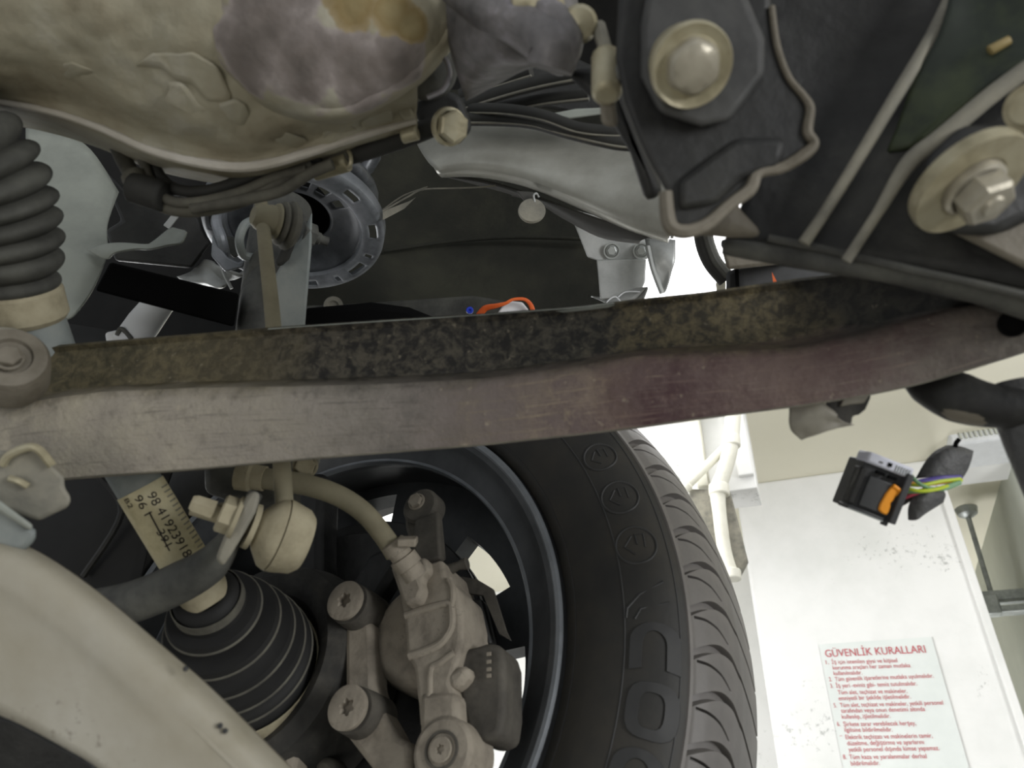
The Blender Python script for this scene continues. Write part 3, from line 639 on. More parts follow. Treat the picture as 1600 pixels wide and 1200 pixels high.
part('ball_housing', G().lathe(jo, jd, [(.0104, .0196), (.0106, .0208), (.014, .0205), (.0235, .0185), (.027, .0155), (.0275, 0)], 40), 'tan', lk)
part('joint_washer', G().lathe(jo, jd, [(-.006, 0), (-.006, .0125), (-.003, .0128), (-.002, 0)], 32), 'tan', lk)
part('joint_stud', G().tube([P(300, 792, .398), P(330, 800, .400), P(395, 822, .409)], [.0045, .0048, .005], 14, smooth=False), 'tan', lk)
nd = (P(300, 788, .398) - P(360, 808, .404)).normalized()
hexbolt(lk, P(372, 810, .402), nd, .0098, .0100, m='tan')
part('stud_tip', G().lathe(P(335, 797, .398), nd, [(0, 0), (0, .0055), (.010, .0052), (.0125, .0040), (.0125, 0)], 6), 'tan', lk)
part('joint_sleeve', G().plate([(338, 786), (380, 782), (383, 800), (350, 803)], .405, .008), 'tan', lk, bevel=.002)
# upper end
ud = (P(520, 372, .545) - P(405, 338, .51)).normalized(); uo = P(408, 340, .515)
part('upper_ball_housing', G().lathe(uo, ud, [(-.006, 0), (-.006, .006), (-.003, .0085), (.006, .0110), (.0085, .0110), (.0095, .013), (.0110, .0135), (.0115, .010)], 32), 'tan2', lk)
part('upper_boot', G().lathe(uo, ud, [(.0115, .010), (.0135, .0155), (.0150, .0160), (.0165, .0130), (.019, .0175), (.021, .0178), (.024, .0150), (.024, 0)], 36), 'rubber_dust', lk)
# brake hose
bh = thing('brake_hose', 'tan rubber brake hose curving from the strut clip down to the caliper', 'hose', P(540, 790, .48))
part('hose', G().tube([P(385, 744, .462), P(430, 750, .462), P(480, 758, .466), P(530, 775, .472), P(570, 802, .478), P(600, 838, .482), P(618, 866, .482)], .0067, 16), 'tan2', bh)
hd = (P(632, 884, .482) - P(612, 855, .482)).normalized(); h0 = P(612, 846, .481)
part('crimp_sleeve', G().lathe(h0, hd, [(0, .0067), (.001, .0082), (.008, .0084), (.009, .0074), (.012, .0074), (.0125, .0092), (.020, .0094), (.0205, .0078), (.028, .0078), (.028, 0)], 24), 'caliper', bh)
part('clip', G().box(P(637, 846, .475), (CR, CU, CF), (.012, .005, .012)), 'caliper', bh, bevel=.001)
part('end_fitting', G().tube([P(372, 742, .462), P(392, 745, .462), P(396, 745, .462), P(414, 748, .462)], [.0095, .0095, .0080, .0080], 12, smooth=False), 'tan', bh)
# strut lower bracket below the beam
sb = thing('strut_clamp', 'dark strut clamp with pinch bolts just below the crossmember', 'clamp', P(440, 740, .5))
part('clamp_body', G().plate([(318, 700), (500, 690), (492, 735), (470, 760), (470, 800), (400, 800), (320, 770)], .50, .04), 'dark_grey', sb, bevel=.004)
part('ear_plate', G().plate([(380, 715), (402, 710), (393, 765), (378, 762)], .468, .006), 'tan2', sb, bevel=.001)
part('hose_bracket', G().plate([(455, 712), (500, 700), (500, 722), (488, 745), (466, 748), (456, 730)], .478, .006), 'grey_metal', sb, bevel=.002)
hexbolt(sb, P(477, 728, .476), toward(P(477, 728, .476)), .0065, .005, m='tan')
# ------------------------------------------------------------------ body shell behind
def catmull(rows, k):
    out = []
    for i in range(len(rows) - 1):
        q = [rows[max(i - 1, 0)], rows[i], rows[i + 1], rows[min(i + 2, len(rows) - 1)]]
        for j in range(k):
            t = j / k
            out.append([.5 * (2 * b + (c - a) * t + (2 * a - 5 * b + 4 * c - d) * t * t + (3 * b - a - 3 * c + d) * t ** 3) for a, b, c, d in zip(*q)])
    return out + [rows[-1]]
def fine(rows, k):
    rows = catmull(rows, k); return [list(r) for r in zip(*catmull([list(c) for c in zip(*rows)], k))]
def sheet(rows, name, m, parent, solid=.003, sub=2, bump=None, **kw):
    q = fine([[P(*p) for p in r] for r in rows], {0: 1, 1: 3, 2: 5, 3: 9}[sub])
    if bump: q = [[p - (p - LOC).normalized() * bump(p) for p in r] for r in q]
    g = G(); g.quadstrip(q); sub = 0; return part(name, g, m, parent, solid=solid, sub=sub, off=-1 if kw.pop('neg', 0) else 1, **kw)
ln = thing('wheel_arch_liner', 'dark olive wheel arch liner curving behind the coil spring', 'wheel arch liner', P(760, 400, .9))
sheet([[(440, 140, .98), (560, 140, 1.01), (700, 140, 1.02), (850, 140, 1.0), (1000, 140, .96)],
       [(440, 230, .95), (560, 230, 1.02), (700, 230, 1.03), (850, 230, 1.0), (1000, 230, .93)],
       [(440, 330, .90), (560, 330, .97), (700, 330, 1.0), (850, 330, .96), (1000, 330, .90)],
       [(440, 380, .88), (560, 380, .94), (700, 378, .96), (850, 376, .93), (1000, 376, .88)],
       [(440, 440, .86), (560, 440, .89), (700, 440, .92), (850, 440, .9), (1000, 440, .86)],
       [(440, 540, .82), (560, 540, .84), (700, 540, .86), (850, 540, .86), (1000, 540, .84)]], 'liner_shell', 'olive', ln)
part('liner_fold', G().tube([P(600, 392, .925), P(700, 378, .945), P(800, 371, .93), P(930, 374, .89)], .0022, 8), 'olive', ln)
part('liner_base', G().plate([(470, 478), (560, 474), (740, 462), (790, 470), (800, 520), (470, 530)], .80, .01), 'dark_grey', ln, bevel=.003)
c = P(521, 478, .795); part('fastener', G().lathe(c, toward(c), [(0, 0), (0, .0105), (.003, .0098), (.004, .006), (.002, .004), (.002, 0)], 28), 'grey_metal', ln)
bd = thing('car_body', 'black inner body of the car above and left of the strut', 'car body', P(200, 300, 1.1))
sheet([[(-160, -160, .86), (300, -160, .88), (800, -160, .88), (1100, -160, .86)], [(-160, 150, 1.04), (300, 150, 1.1), (800, 150, 1.1), (1060, 150, 1.06)], [(-160, 400, 1.0), (300, 400, 1.08), (800, 400, 1.1), (1005, 400, 1.0)], [(-160, 560, .9), (300, 560, 1.0), (800, 560, 1.0), (1000, 560, .95)]], 'inner_shell', 'fold', bd, sub=1)
sheet([[(-160, -170, .86), (600, -170, .88), (1100, -170, .86), (1900, -170, .82)], [(-160, -420, .72), (600, -420, .72), (1100, -420, .72), (1900, -420, .70)], [(-160, -900, .55), (600, -900, .55), (1100, -900, .55), (1900, -900, .55)]], 'top_light_block', 'fold', bd, sub=1)  # unseen sheet overhead, added to keep light from above off the parts
sheet([[(-160, 480, .66), (60, 500, .66), (190, 520, .62), (330, 560, .6)], [(-160, 750, .60), (60, 750, .58), (170, 770, .56), (250, 790, .56)], [(-160, 900, .56), (60, 900, .54), (150, 900, .54), (215, 920, .54)], [(-160, 1250, .50), (60, 1250, .50), (120, 1230, .5), (160, 1120, .5)]], 'splash_shield', 'fold', bd, sub=1)
part('shield_fold', G().tube([P(152, 742, .545), P(190, 800, .54), (P(130, 900, .535))], .0025, 8), 'blackp', bd)
part('lower_lip', G().plate([(-40, 1105), (20, 1120), (150, 1190), (170, 1260), (-40, 1260)], .42, .02), 'blackp', bd, bevel=.004)
# pale apron panel on the left
ap = thing('apron_panel', 'pale grey sheet metal panel with a bent tab beside the left bellows', 'panel', P(160, 380, .55))
sheet([[(40, 200, .60), (95, 206, .60), (142, 234, .60), (186, 300, .605)], [(40, 330, .57), (90, 330, .57), (146, 345, .575), (168, 352, .578)], [(40, 400, .55), (90, 410, .55), (140, 400, .552), (168, 398, .56)], [(40, 450, .535), (80, 460, .535), (120, 455, .535), (145, 452, .54)], [(60, 500, .525), (85, 502, .52), (110, 494, .52), (122, 482, .525)]], 'panel_sheet', 'apron', ap, sub=2, solid=.002)
sheet([[(138, 392, .552), (160, 402, .545), (172, 404, .542)], [(160, 385, .548), (175, 392, .540), (182, 396, .538)], [(190, 382, .545), (205, 388, .540), (212, 391, .538)], [(228, 384, .54), (232, 388, .538), (234, 391, .537)], [(240, 380, .54), (258, 382, .538), (262, 385, .537)], [(262, 362, .545), (280, 378, .54), (284, 381, .538)], [(270, 359, .55), (290, 362, .545), (293, 364, .543)]], 'bent_tab', 'apron', ap, sub=2, solid=.0018)
part('dark_backing', G().plate([(150, 250), (200, 300), (300, 320), (330, 380), (300, 420), (180, 408), (165, 360), (190, 345)], .64, .02), 'blackp', ap, bevel=.003)
single('strap_strip', G().plate([(255, 352), (300, 296), (308, 302), (265, 358)], .56, .003), 'zinc', 'thin pale metal strip leaning between the harness and the bent tab', 'strip', bevel=.0006)
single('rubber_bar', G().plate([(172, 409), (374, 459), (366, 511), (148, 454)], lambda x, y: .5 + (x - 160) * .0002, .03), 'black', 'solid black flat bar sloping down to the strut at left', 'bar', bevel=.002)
tb_ = thing('white_tube', 'short white plastic tube end below the black bar at left', 'tube', P(220, 505, .58))
part('tube_body', G().tube([P(200, 540, .57), P(225, 505, .575), P(252, 470, .58)], [.0125, .0125, .011], 20, smooth=False), 'white', tb_, bevel=.001)
part('tube_foot', G().plate([(164, 520), (185, 515), (215, 528), (215, 545), (168, 545)], .565, .01), 'white', tb_, bevel=.002)
part('tube_clip', G().tube([P(183, 524, .56), P(188, 514, .56), P(196, 518, .56), P(206, 530, .56)], .0018, 8), 'dark_grey', tb_)
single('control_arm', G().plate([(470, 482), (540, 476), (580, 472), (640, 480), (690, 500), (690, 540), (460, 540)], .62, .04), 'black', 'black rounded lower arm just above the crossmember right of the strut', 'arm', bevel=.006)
cr = thing('crumpled_sheet', 'torn pale sheet metal scrap behind the strut left side', 'sheet metal', P(345, 430, .66))
sheet([[(278, 432, .66), (300, 425, .655), (320, 405, .65), (335, 412, .65)], [(290, 440, .66), (315, 438, .648), (335, 425, .652), (350, 418, .64)], [(320, 448, .66), (340, 448, .648), (352, 440, .652), (382, 428, .64)], [(338, 450, .66), (352, 446, .65), (360, 436, .65), (384, 420, .645)]], 'crushed_panel', 'zinc', cr, sub=1, solid=.0015)
part('torn_strip', G().tube([P(346, 415, .635), P(352, 432, .635), P(362, 451, .635)], .0016, 6), 'zinc', cr)
# ------------------------------------------------------------------ strut, spring seat, coil
stc = P(462, 352, .68)
v_ = (stc - LOC).normalized()
pr = (-CU * 1.0 - CR * .16 + CF * .0); pr = (pr - v_ * pr.dot(v_)).normalized()
SN = (-v_ * .70 + pr * .71).normalized()                 # seat underside faces down towards the viewer
SX = (CR - SN * CR.dot(SN)).normalized(); SY = SN.cross(SX)
if SY.dot(CU) < 0: SY = -SY
def SPt(r, a, h): return stc + SN * h + (SX * math.cos(math.radians(a)) + SY * math.sin(math.radians(a))) * r
st = thing('strut', 'grey suspension strut with a pierced round spring seat and coil spring', 'strut', stc)
def pierced(rs, hs, holes, name, m):
    g = G(); n = 180
    for i in range(n):
        a0, a1 = i * 2, i * 2 + 2; mid = a0 + 1
        for k in range(len(rs) - 1):
            if any(k == hk and (mid - lo) % 360 < (hi - lo) % 360 for hk, lo, hi in holes): continue
            b = len(g.v); g.v += [SPt(rs[k], a0, hs[k]), SPt(rs[k + 1], a0, hs[k + 1]), SPt(rs[k + 1], a1, hs[k + 1]), SPt(rs[k], a1, hs[k])]; g.f.append((b, b + 1, b + 2, b + 3))
    return part(name, g, m, st, solid=.0015, merge=1e-6, angle=40)
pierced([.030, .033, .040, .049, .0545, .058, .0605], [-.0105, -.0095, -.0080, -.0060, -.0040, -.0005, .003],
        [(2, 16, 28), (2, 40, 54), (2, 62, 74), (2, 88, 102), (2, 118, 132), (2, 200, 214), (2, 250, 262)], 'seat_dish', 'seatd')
pierced([.0600, .0618, .0640, .0675, .0740, .0775, .0793, .0800], [.0035, .0062, .0068, .0069, .0069, .0069, .0055, -.005],
        [(3, -9, 5), (3, -31, -27), (3, -56, -40), (3, -70, -65), (3, -100, -86), (3, 28, 40), (3, 60, 76), (3, 120, 140), (3, 160, 175), (3, 200, 222), (3, 236, 246)], 'seat_flange', 'seatm')
part('step_highlight', G().tube([SPt(.0618, a, .0066) for a in range(-130, 40, 5)], .0010, 8), 'zinc', st)  # pale bead painted as the highlight on the step edge
part('seat_cup', G().lathe(stc, SN, [(-.0105, .0305), (-.026, .029), (-.032, .026), (-.032, 0)], 48), 'black', st)
part('seat_rim_bead', G().tube([SPt(.0786, a, .0045) for a in range(-130, 60, 6)], .0012, 8), 'zinc', st)
coil = [SPt(.066, 150 - k * 14, -.012 - k * .0029) for k in range(86)]
part('coil_spring', G().tube(coil, .0072, 12, smooth=False), 'seatm', st)
td = (P(418, 600, .55) - P(440, 350, .63)).normalized()
part('damper_tube', G().tube([P(442, 330, .64), P(436, 390, .615), P(420, 545, .565)], [.0245, .0255, .0255], 36, smooth=False), 'dark_grey', st)
part('face_bracket', G().plate([(452, 392), (470, 372), (488, 330), (487, 386), (474, 540), (418, 540), (424, 440)], .548, .01), 'strutm', st, bevel=.002)
part('inner_fin', G().plate([(392, 400), (410, 380), (414, 540), (368, 540), (374, 460)], .575, .02), 'dark_grey', st, bevel=.002)
part('rubber_disc', G().plate([(455, 335), (476, 332), (470, 360), (452, 405), (438, 418), (428, 412), (444, 380)], .535, .012), 'rubber', st, bevel=.003)
part('link_nut', G().tube([P(470, 362, .553), P(490, 370, .56)], .0095, 6, smooth=False), 'dark_grey', st, bevel=.001)
part('link_stud', G().tube([P(488, 369, .56), P(500, 374, .562), P(501, 374, .562), P(512, 378, .565)], [.0048, .0048, .0036, .0036], 14, smooth=False), 'dark_grey', st)
part('side_coil', G().tube([P(352, 400, .63), P(346, 372, .62), P(338, 345, .63), P(350, 320, .65)], .0045, 10), 'seatm', st)
part('side_hoop', G().tube([P(395, 402, .58), P(380, 398, .575), P(374, 375, .57), P(382, 352, .575), P(395, 345, .58)], .0035, 10), 'strutm', st)
part('side_blade', G().plate([(332, 365), (342, 385), (356, 402), (372, 410), (384, 405), (380, 418), (352, 425), (330, 400)], .62, .006), 'seatm', st, bevel=.0015)
part('side_blade', G().plate([(350, 368), (372, 372), (380, 395), (366, 404), (352, 390)], .635, .006), 'dark_grey', st, bevel=.0015)
# ------------------------------------------------------------------ chassis rail
rl = thing('chassis_rail', 'shiny pale grey chassis rail running back under the black mount', 'chassis rail', P(850, 270, .62))
sheet([[(640, 190, .70), (720, 178, .69), (800, 186, .68), (900, 200, .66), (1000, 222, .62), (1100, 240, .56)],
       [(650, 222, .66), (725, 205, .65), (805, 214, .64), (900, 235, .62), (1000, 262, .58), (1100, 290, .52)],
       [(668, 252, .635), (735, 235, .625), (812, 246, .615), (905, 275, .595), (1000, 305, .56), (1100, 335, .52)],
       [(685, 268, .63), (745, 262, .62), (820, 276, .61), (905, 308, .59), (990, 345, .562), (1050, 366, .545)],
       [(690, 272, .65), (750, 272, .64), (825, 288, .63), (905, 320, .61), (985, 355, .58), (1046, 374, .56)]], 'rail_skin', 'rail', rl, sub=2, solid=.003)
sheet([[(690, 270, .655), (770, 284, .64), (850, 310, .625), (940, 342, .60), (1048, 372, .56)], [(790, 296, .66), (830, 306, .65), (870, 326, .63), (935, 362, .61), (1000, 374, .58)], [(800, 302, .72), (840, 312, .70), (880, 336, .68), (940, 366, .65), (1000, 376, .62)]], 'rail_underlip', 'rail_dk', rl, sub=2, solid=.003)
part('rail_swage', G().tube([P(850, 247, .612), P(853, 262, .607), P(866, 284, .601), P(884, 302, .597)], .0020, 8), 'rail', rl)
part('rail_dimple', G().tube([P(880, 210, .648), P(896, 238, .622), P(914, 252, .612), P(936, 254, .604), P(944, 240, .612)], .0030, 8), 'rail_dk', rl)
part('rail_ridge', G().tube([P(832, 204, .664), P(855, 222, .641), P(872, 233, .629)], .0022, 8), 'rail', rl)
part('tail_lip', G().tube([P(1040, 322, .55), P(1045, 345, .545), P(1050, 372, .54)], .0012, 6), 'zinc', rl)
# hanging grommet and its wire
gm = P(831, 331, .60)
t = thing('hanging_grommet', 'small round grey disc hanging on a wire below the rail', 'grommet', gm)
part('disc', G().lathe(gm, toward(gm) + CU * .55, [(0, 0), (0, .0108), (.0012, .0112), (.003, .0106), (.003, 0)], 36), 'grey_metal', t)
part('hook', G().tube([P(836, 316, .60), P(834, 306, .60), P(838, 302, .60), P(842, 308, .602)], .0008, 8), 'zinc', t)
part('stalk', G().plate([(806, 298), (834, 300), (838, 316), (822, 318)], .606, .008), 'rail_dk', t, bevel=.001)
t = thing('thin_wire', 'thin pale wires looping from the spring towards the rail', 'wire', P(690, 300, .66))
part('wire', G().tube([P(598, 330, .66), P(640, 306, .655), P(662, 296, .65), P(712, 294, .645), P(756, 292, .64), P(786, 288, .64)], .0008, 6), 'grey_metal', t)
part('wire', G().tube([P(598, 328, .67), P(630, 306, .665), P(668, 292, .66)], .0007, 6), 'grey_metal', t)
part('flat_strip', G().plate([(598, 330), (640, 314), (650, 308), (632, 326), (598, 344)], .665, .002), 'grey_metal', t)
# zinc bracket
zb = thing('zinc_bracket', 'light grey zinc bracket with two bolts and a crumpled lower tab', 'bracket', P(970, 390, .68))
part('upper_plate', G().plate([(862, 318), (888, 325), (960, 345), (1012, 372), (1012, 405), (934, 407), (918, 402), (906, 372), (893, 340)], .685, .004), 'zinc', zb, bevel=.001)
part('lower_plate', G().plate([(932, 406), (1010, 405), (1008, 440), (1002, 455), (975, 458), (962, 466), (938, 468)], .68, .004), 'zinc', zb, bevel=.001)
for x in (956, 1002):
    c = P(x, 392, .682); n = toward(c)
    part('bolt_seat', G().lathe(c, n, [(0, .0078), (.0012, .0076), (.0012, .0062), (-.001, .006), (-.001, 0)], 28), 'galv', zb); hexbolt(zb, c, n, .0042, .003, m='galv')
part('bead', G().tube([P(908, 332, .682), P(912, 352, .682)], .0018, 8), 'dark_grey', zb); part('bead', G().tube([P(956, 350, .682), P(957, 365, .682)], .0018, 8), 'galv', zb)
sheet([[(1008, 374, .67), (1040, 375, .665), (1056, 376, .66)], [(1012, 400, .665), (1038, 402, .655), (1054, 408, .655)], [(1022, 430, .66), (1035, 430, .66), (1050, 424, .655)], [(1034, 458, .66), (1040, 456, .66), (1046, 440, .655)]], 'folded_tab', 'zinc', zb, sub=1, solid=.0015)
part('tab_fold', G().tube([P(1012, 385, .66), P(1020, 420, .655), P(1034, 458, .65)], .0022, 8), 'zinc', zb)
sheet([[(924, 462, .69), (940, 470, .685), (950, 476, .68)], [(950, 466, .69), (970, 457, .68), (985, 472, .675)], [(985, 460, .68), (1003, 450, .675), (1012, 448, .67)], [(980, 478, .68), (1000, 474, .675), (1008, 464, .67)]], 'crumpled_hem', 'zinc', zb, sub=1, solid=.0012)
part('trailing_strand', G().tube([P(945, 477, .67), P(952, 468, .67), P(962, 464, .67), P(972, 474, .67)], .0007, 6), 'white', zb)
part('trailing_strand', G().tube([P(966, 464, .672), P(978, 456, .672), P(1000, 456, .672)], .0007, 6), 'white', zb)
# bits peeping over the beam
c = P(734, 485, .62); n = toward(c)
t = thing('blue_plug', 'tiny blue plastic plug peeping over the crossmember', 'plug', c)
part('plug', G().lathe(c, n, [(-.008, .003), (0, .0032), (.002, .0028), (.002, .0014), (.0008, .001), (.0008, 0)], 20), 'blue', t)
t = thing('orange_strap', 'orange red strap curling over the top of the crossmember', 'strap', P(775, 482, .6))
part('strap', G().tube([P(748, 494, .61), P(758, 482, .606), P(775, 478, .602), P(790, 474, .60), P(802, 468, .60), P(820, 468, .602), (P(830, 478, .604)), P(834, 494, .606)], [.0030, .0026, .002, .0014, .0012, .0014, .002, .0022], 8, squash=(CF, .5)), 'orange2', t)
single('white_clip', G().plate([(774, 494), (784, 480), (794, 470), (816, 472), (826, 484), (828, 500), (770, 500)], .61, .008), 'white', 'white plastic clip held by the orange strap above the crossmember', 'clip', bevel=.0012)
# black hose ring and bumper foam right of the gap
t = thing('black_seal', 'black rubber seal arc at the right edge of the bright gap', 'seal', P(1112, 400, .55))
part('seal', G().tube([P(1096, 362, .55), P(1100, 385, .55), P(1112, 412, .55), P(1134, 438, .55)], [.006, .006, .006, .006], 12), 'rubber', t)
part('seal_lip', G().tube([P(1104, 362, .545), P(1110, 385, .545), P(1120, 408, .545), P(1138, 430, .545)], [.004] * 4, 10), 'dark_grey', t)
part('seal_foot', G().plate([(1118, 440), (1134, 432), (1134, 462), (1120, 460)], .56, .01), 'cream', t, bevel=.002)
t = thing('radiator_end', 'dark blue grey radiator tank end above the crossmember at right', 'radiator', P(1180, 430, .5))
part('tank', G().plate([(1134, 424), (1150, 420), (1230, 395), (1330, 395), (1330, 470), (1134, 470)], .52, .03), 'conn', t, bevel=.003)
part('tank_rib', G().plate([(1148, 420), (1154, 419), (1156, 460), (1150, 460)], .515, .006), 'black', t)
part('tank_rib', G().plate([(1206, 425), (1214, 440), (1208, 442)], .50, .004), 'orange2', t)
part('tank_cap', G().plate([(1128, 392), (1200, 388), (1250, 398), (1250, 410), (1136, 422)], .49, .03), 'steel_rust', t, bevel=.004)
# ------------------------------------------------------------------ gearbox underside, top left
gb = thing('gearbox_casing', 'big beige cast gearbox casing with a painted rim highlight across the top left', 'gearbox', P(350, 120, .38))
def lump(a, sc):
    return lambda p: a * (mnoise.noise(p * sc) + .5 * mnoise.noise(p * sc * 2.3))
XS = [-90, 60, 150, 240, 330, 400, 480, 560, 650]
def grow(ys, d, dx=0): return [(x + dx, y, d) for x, y in zip(XS, ys)]
sheet([grow([170, 196, 222, 258, 278, 282, 262, 236, 212], .47), grow([152, 172, 200, 239, 261, 263, 243, 217, 192], .418), grow([140, 164, 192, 231, 254, 256, 236, 210, 185], .410), grow([126, 150, 178, 216, 238, 240, 220, 195, 172], .407), grow([116, 140, 164, 198, 222, 225, 208, 184, 160], .402), grow([100, 110, 132, 160, 180, 186, 176, 158, 134], .384), grow([60, 66, 76, 92, 110, 118, 118, 104, 74], .368), grow([0, 0, 6, 20, 34, 42, 46, 36, 10], .354), grow([-80, -80, -80, -80, -70, -60, -60, -60, -70], .346)],
      'casing', 'cast', gb, sub=3, solid=.003, bump=lump(.0032, 55))
part('rim_flange', G().tube([P(x, y, .4075) for x, y in zip(XS, [148, 170, 197, 236, 257, 259, 239, 213, 188])], [.0018, .0020, .0022, .0026, .0030, .0030, .0026, .0022, .0018], 10), 'rimcast', gb)
# the stained bulge with a pale bead painted as the highlight on its lip
LX = [(285, 20), (340, 92), (420, 158), (520, 178), (600, 148), (650, 116), (688, 74), (710, 36), (705, 10)]
def off(pts, k, cx=520, cy=-60): return [(cx + (x - cx) * k, cy + (y - cy) * k) for x, y in pts]
bul = [[(x, y, .40) for x, y in off(LX, 1.04)], [(x, y, .374 if i < 3 else .366) for i, (x, y) in enumerate(LX)], [(x, y, .360) for x, y in off(LX, .94)], [(x, y, .352) for x, y in off(LX, .80)], [(x, y, .346) for x, y in off(LX, .55)], [(x, y, .342) for x, y in off(LX, .2)]]
def stain_mat(spots, yel):
    m = MT['cast'].copy(); m.name = 'stained_bulge'; nt = m.node_tree; b = nt.nodes['Principled BSDF']; N = nt.nodes.new; L = nt.links.new
    base = b.inputs['Base Color'].links[0].from_socket; tc = next(n for n in nt.nodes if n.type == 'TEX_COORD')
    nz = N('ShaderNodeTexNoise'); nz.inputs['Scale'].default_value = 62; nz.inputs['Detail'].default_value = 6; L(tc.outputs['Object'], nz.inputs['Vector'])
    def field(sp):
        prev = None
        for c, r in sp:
            d = N('ShaderNodeVectorMath'); d.operation = 'DISTANCE'; L(tc.outputs['Object'], d.inputs[0]); d.inputs[1].default_value = c
            k = N('ShaderNodeMath'); k.operation = 'MULTIPLY'; k.inputs[1].default_value = 1 / r; L(d.outputs['Value'], k.inputs[0]); o = k.outputs[0]
            if prev:
                q = N('ShaderNodeMath'); q.operation = 'MINIMUM'; L(prev, q.inputs[0]); L(o, q.inputs[1]); o = q.outputs[0]
            prev = o
        q = N('ShaderNodeMath'); q.operation = 'MULTIPLY_ADD'; L(nz.outputs['Fac'], q.inputs[0]); q.inputs[1].default_value = 1.3; L(prev, q.inputs[2]); return q.outputs[0]
    def lay(prev, f, stops):
        r = N('ShaderNodeValToRGB'); e = r.color_ramp.elements; r2 = N('ShaderNodeValToRGB')
        for i, (p, c) in enumerate(stops):
            if i < 2: e[i].position = p; e[i].color = lin(c)
            else: e.new(p).color = lin(c)
        h = N('ShaderNodeMath'); h.operation = 'MULTIPLY'; h.inputs[1].default_value = .5; L(f, h.inputs[0])
        L(h.outputs[0], r.inputs[0]); L(h.outputs[0], r2.inputs[0]); r2.color_ramp.elements[0].position = stops[-1][0]; r2.color_ramp.elements[0].color = (1, 1, 1, 1); r2.color_ramp.elements[1].position = stops[-1][0] + .05; r2.color_ramp.elements[1].color = (0, 0, 0, 1)
        x = N('ShaderNodeMix'); x.data_type = 'RGBA'; L(r2.outputs[0], x.inputs[0]); L(prev, x.inputs[6]); L(r.outputs[0], x.inputs[7]); return x.outputs[2]
    c = lay(base, field(spots), [(.4, (92, 85, 80)), (.6, (112, 104, 99)), (.74, (126, 118, 114)), (.83, (150, 142, 138))])
    c = lay(c, field(yel), [(.45, (132, 119, 84)), (.66, (124, 107, 70)), (.78, (140, 126, 96))])
    L(c, b.inputs['Base Color']); return m
q_ = G(); q_.quadstrip(fine([[P(*p) for p in r] for r in bul], 9)); bo_ = sum(q_.v, Vector()) / len(q_.v)
sp_ = [(tuple(P(x, y, .352) - bo_), r) for x, y, r in ((430, 10, .024), (400, 70, .022), (480, 105, .020), (560, 112, .017), (620, 90, .014))]
ye_ = [(tuple(P(x, y, .347) - bo_), r) for x, y, r in ((560, 5, .0155), (610, 22, .0125), (640, 40, .009))]
q_.v = [p - (p - LOC).normalized() * lump(.0016, 80)(p) for p in q_.v]
part('oily_bulge', q_, stain_mat(sp_, ye_), gb, solid=.003, loc=bo_, off=1, label='oil-stained bulge')
part('lip_highlight', G().tube([P(x, y, .3635) for x, y in LX[3:-1]], [.0012, .0018, .0022, .0022, .0016], 10), 'silver', gb)
part('drain_cup', G().lathe(P(668, 108, .40), (toward(P(668, 108, .40)) + CR * .5 - CU * .5), [(-.02, .0165), (.0, .0165), (.006, .0150), (.010, .0105), (.012, 0)], 36), 'dark_grey', gb)
part('cup_rim', G().tube([P(684, 84, .385), P(698, 96, .383), P(702, 118, .383), P(692, 140, .385), P(668, 152, .387)], .0014, 8), 'silver', gb)
def casd(x, y):
    t = max(0, min(7.999, next((i + (x - XS[i]) / (XS[i + 1] - XS[i]) for i in range(8) if XS[i] <= x <= XS[i + 1]), 7.99))); i = int(t); f = t - i
    q = [(ys[i] * (1 - f) + ys[i + 1] * f, d) for ys, d in (([152, 172, 200, 239, 261, 263, 243, 217, 192], .418), ([126, 150, 178, 216, 238, 240, 220, 195, 172], .407), ([116, 140, 164, 198, 222, 225, 208, 184, 160], .402), ([100, 110, 132, 160, 180, 186, 176, 158, 134], .384), ([60, 66, 76, 92, 110, 118, 118, 104, 74], .368), ([0, 0, 6, 20, 34, 42, 46, 36, 10], .354))]
    for (ya, da), (yb, db) in zip(q, q[1:]):
        if yb <= y <= ya: return da + (db - da) * (ya - y) / (ya - yb)
    return q[0][1] if y > q[0][0] else q[-1][1]
for k, (pts, th) in enumerate(((((205, 100), (236, 80), (300, 78), (338, 100), (362, 150), (352, 160), (322, 158), (296, 128), (268, 122), (250, 104)), .008), (((330, 160), (370, 148), (390, 170), (382, 198), (352, 186)), .007), (((250, 124), (285, 122), (312, 160), (330, 172), (318, 196), (280, 180), (262, 150)), .005), (((60, 100), (110, 94), (146, 108), (120, 118), (84, 128)), .004), (((410, 190), (450, 205), (480, 215), (460, 230), (430, 222), (404, 206)), .006), (((560, 190), (610, 165), (618, 188), (600, 208), (570, 214)), .006), (((500, 205), (548, 196), (568, 206), (540, 222), (505, 224)), .005))):
    part('casting_boss', G().poly([P(x, y, casd(x, y) - .0055) for x, y in pts], CF * .02), 'cast', gb, bevel=.004, seg=4)
# bolt head and black finger at the end of the casing
mf = thing('casing_clamp', 'black clamp finger with a dirty hexagonal bolt beside the cable loom', 'clamp', P(690, 180, .42))
part('finger', G().plate([(640, 165), (672, 150), (700, 140), (722, 150), (740, 200), (716, 230), (690, 222), (660, 200)], .42, .02), 'blackp', mf, bevel=.005, seg=3)
hexbolt(mf, P(700, 198, .412), (toward(P(700, 198, .41)) + CR * .45).normalized(), .0085, .009, .0095, .001, m='washer')
part('clip_tab', G().plate([(614, 150), (638, 156), (650, 186), (632, 190), (616, 170)], .40, .006), 'cast', mf, bevel=.002)
for x, y in ((628, 194), (641, 210)):
    part('sleeve_end', G().tube([P(x - 13, y + 4, .415), P(x + 12, y - 3, .413)], .0042, 12, smooth=False), 'washer', mf, bevel=.001)
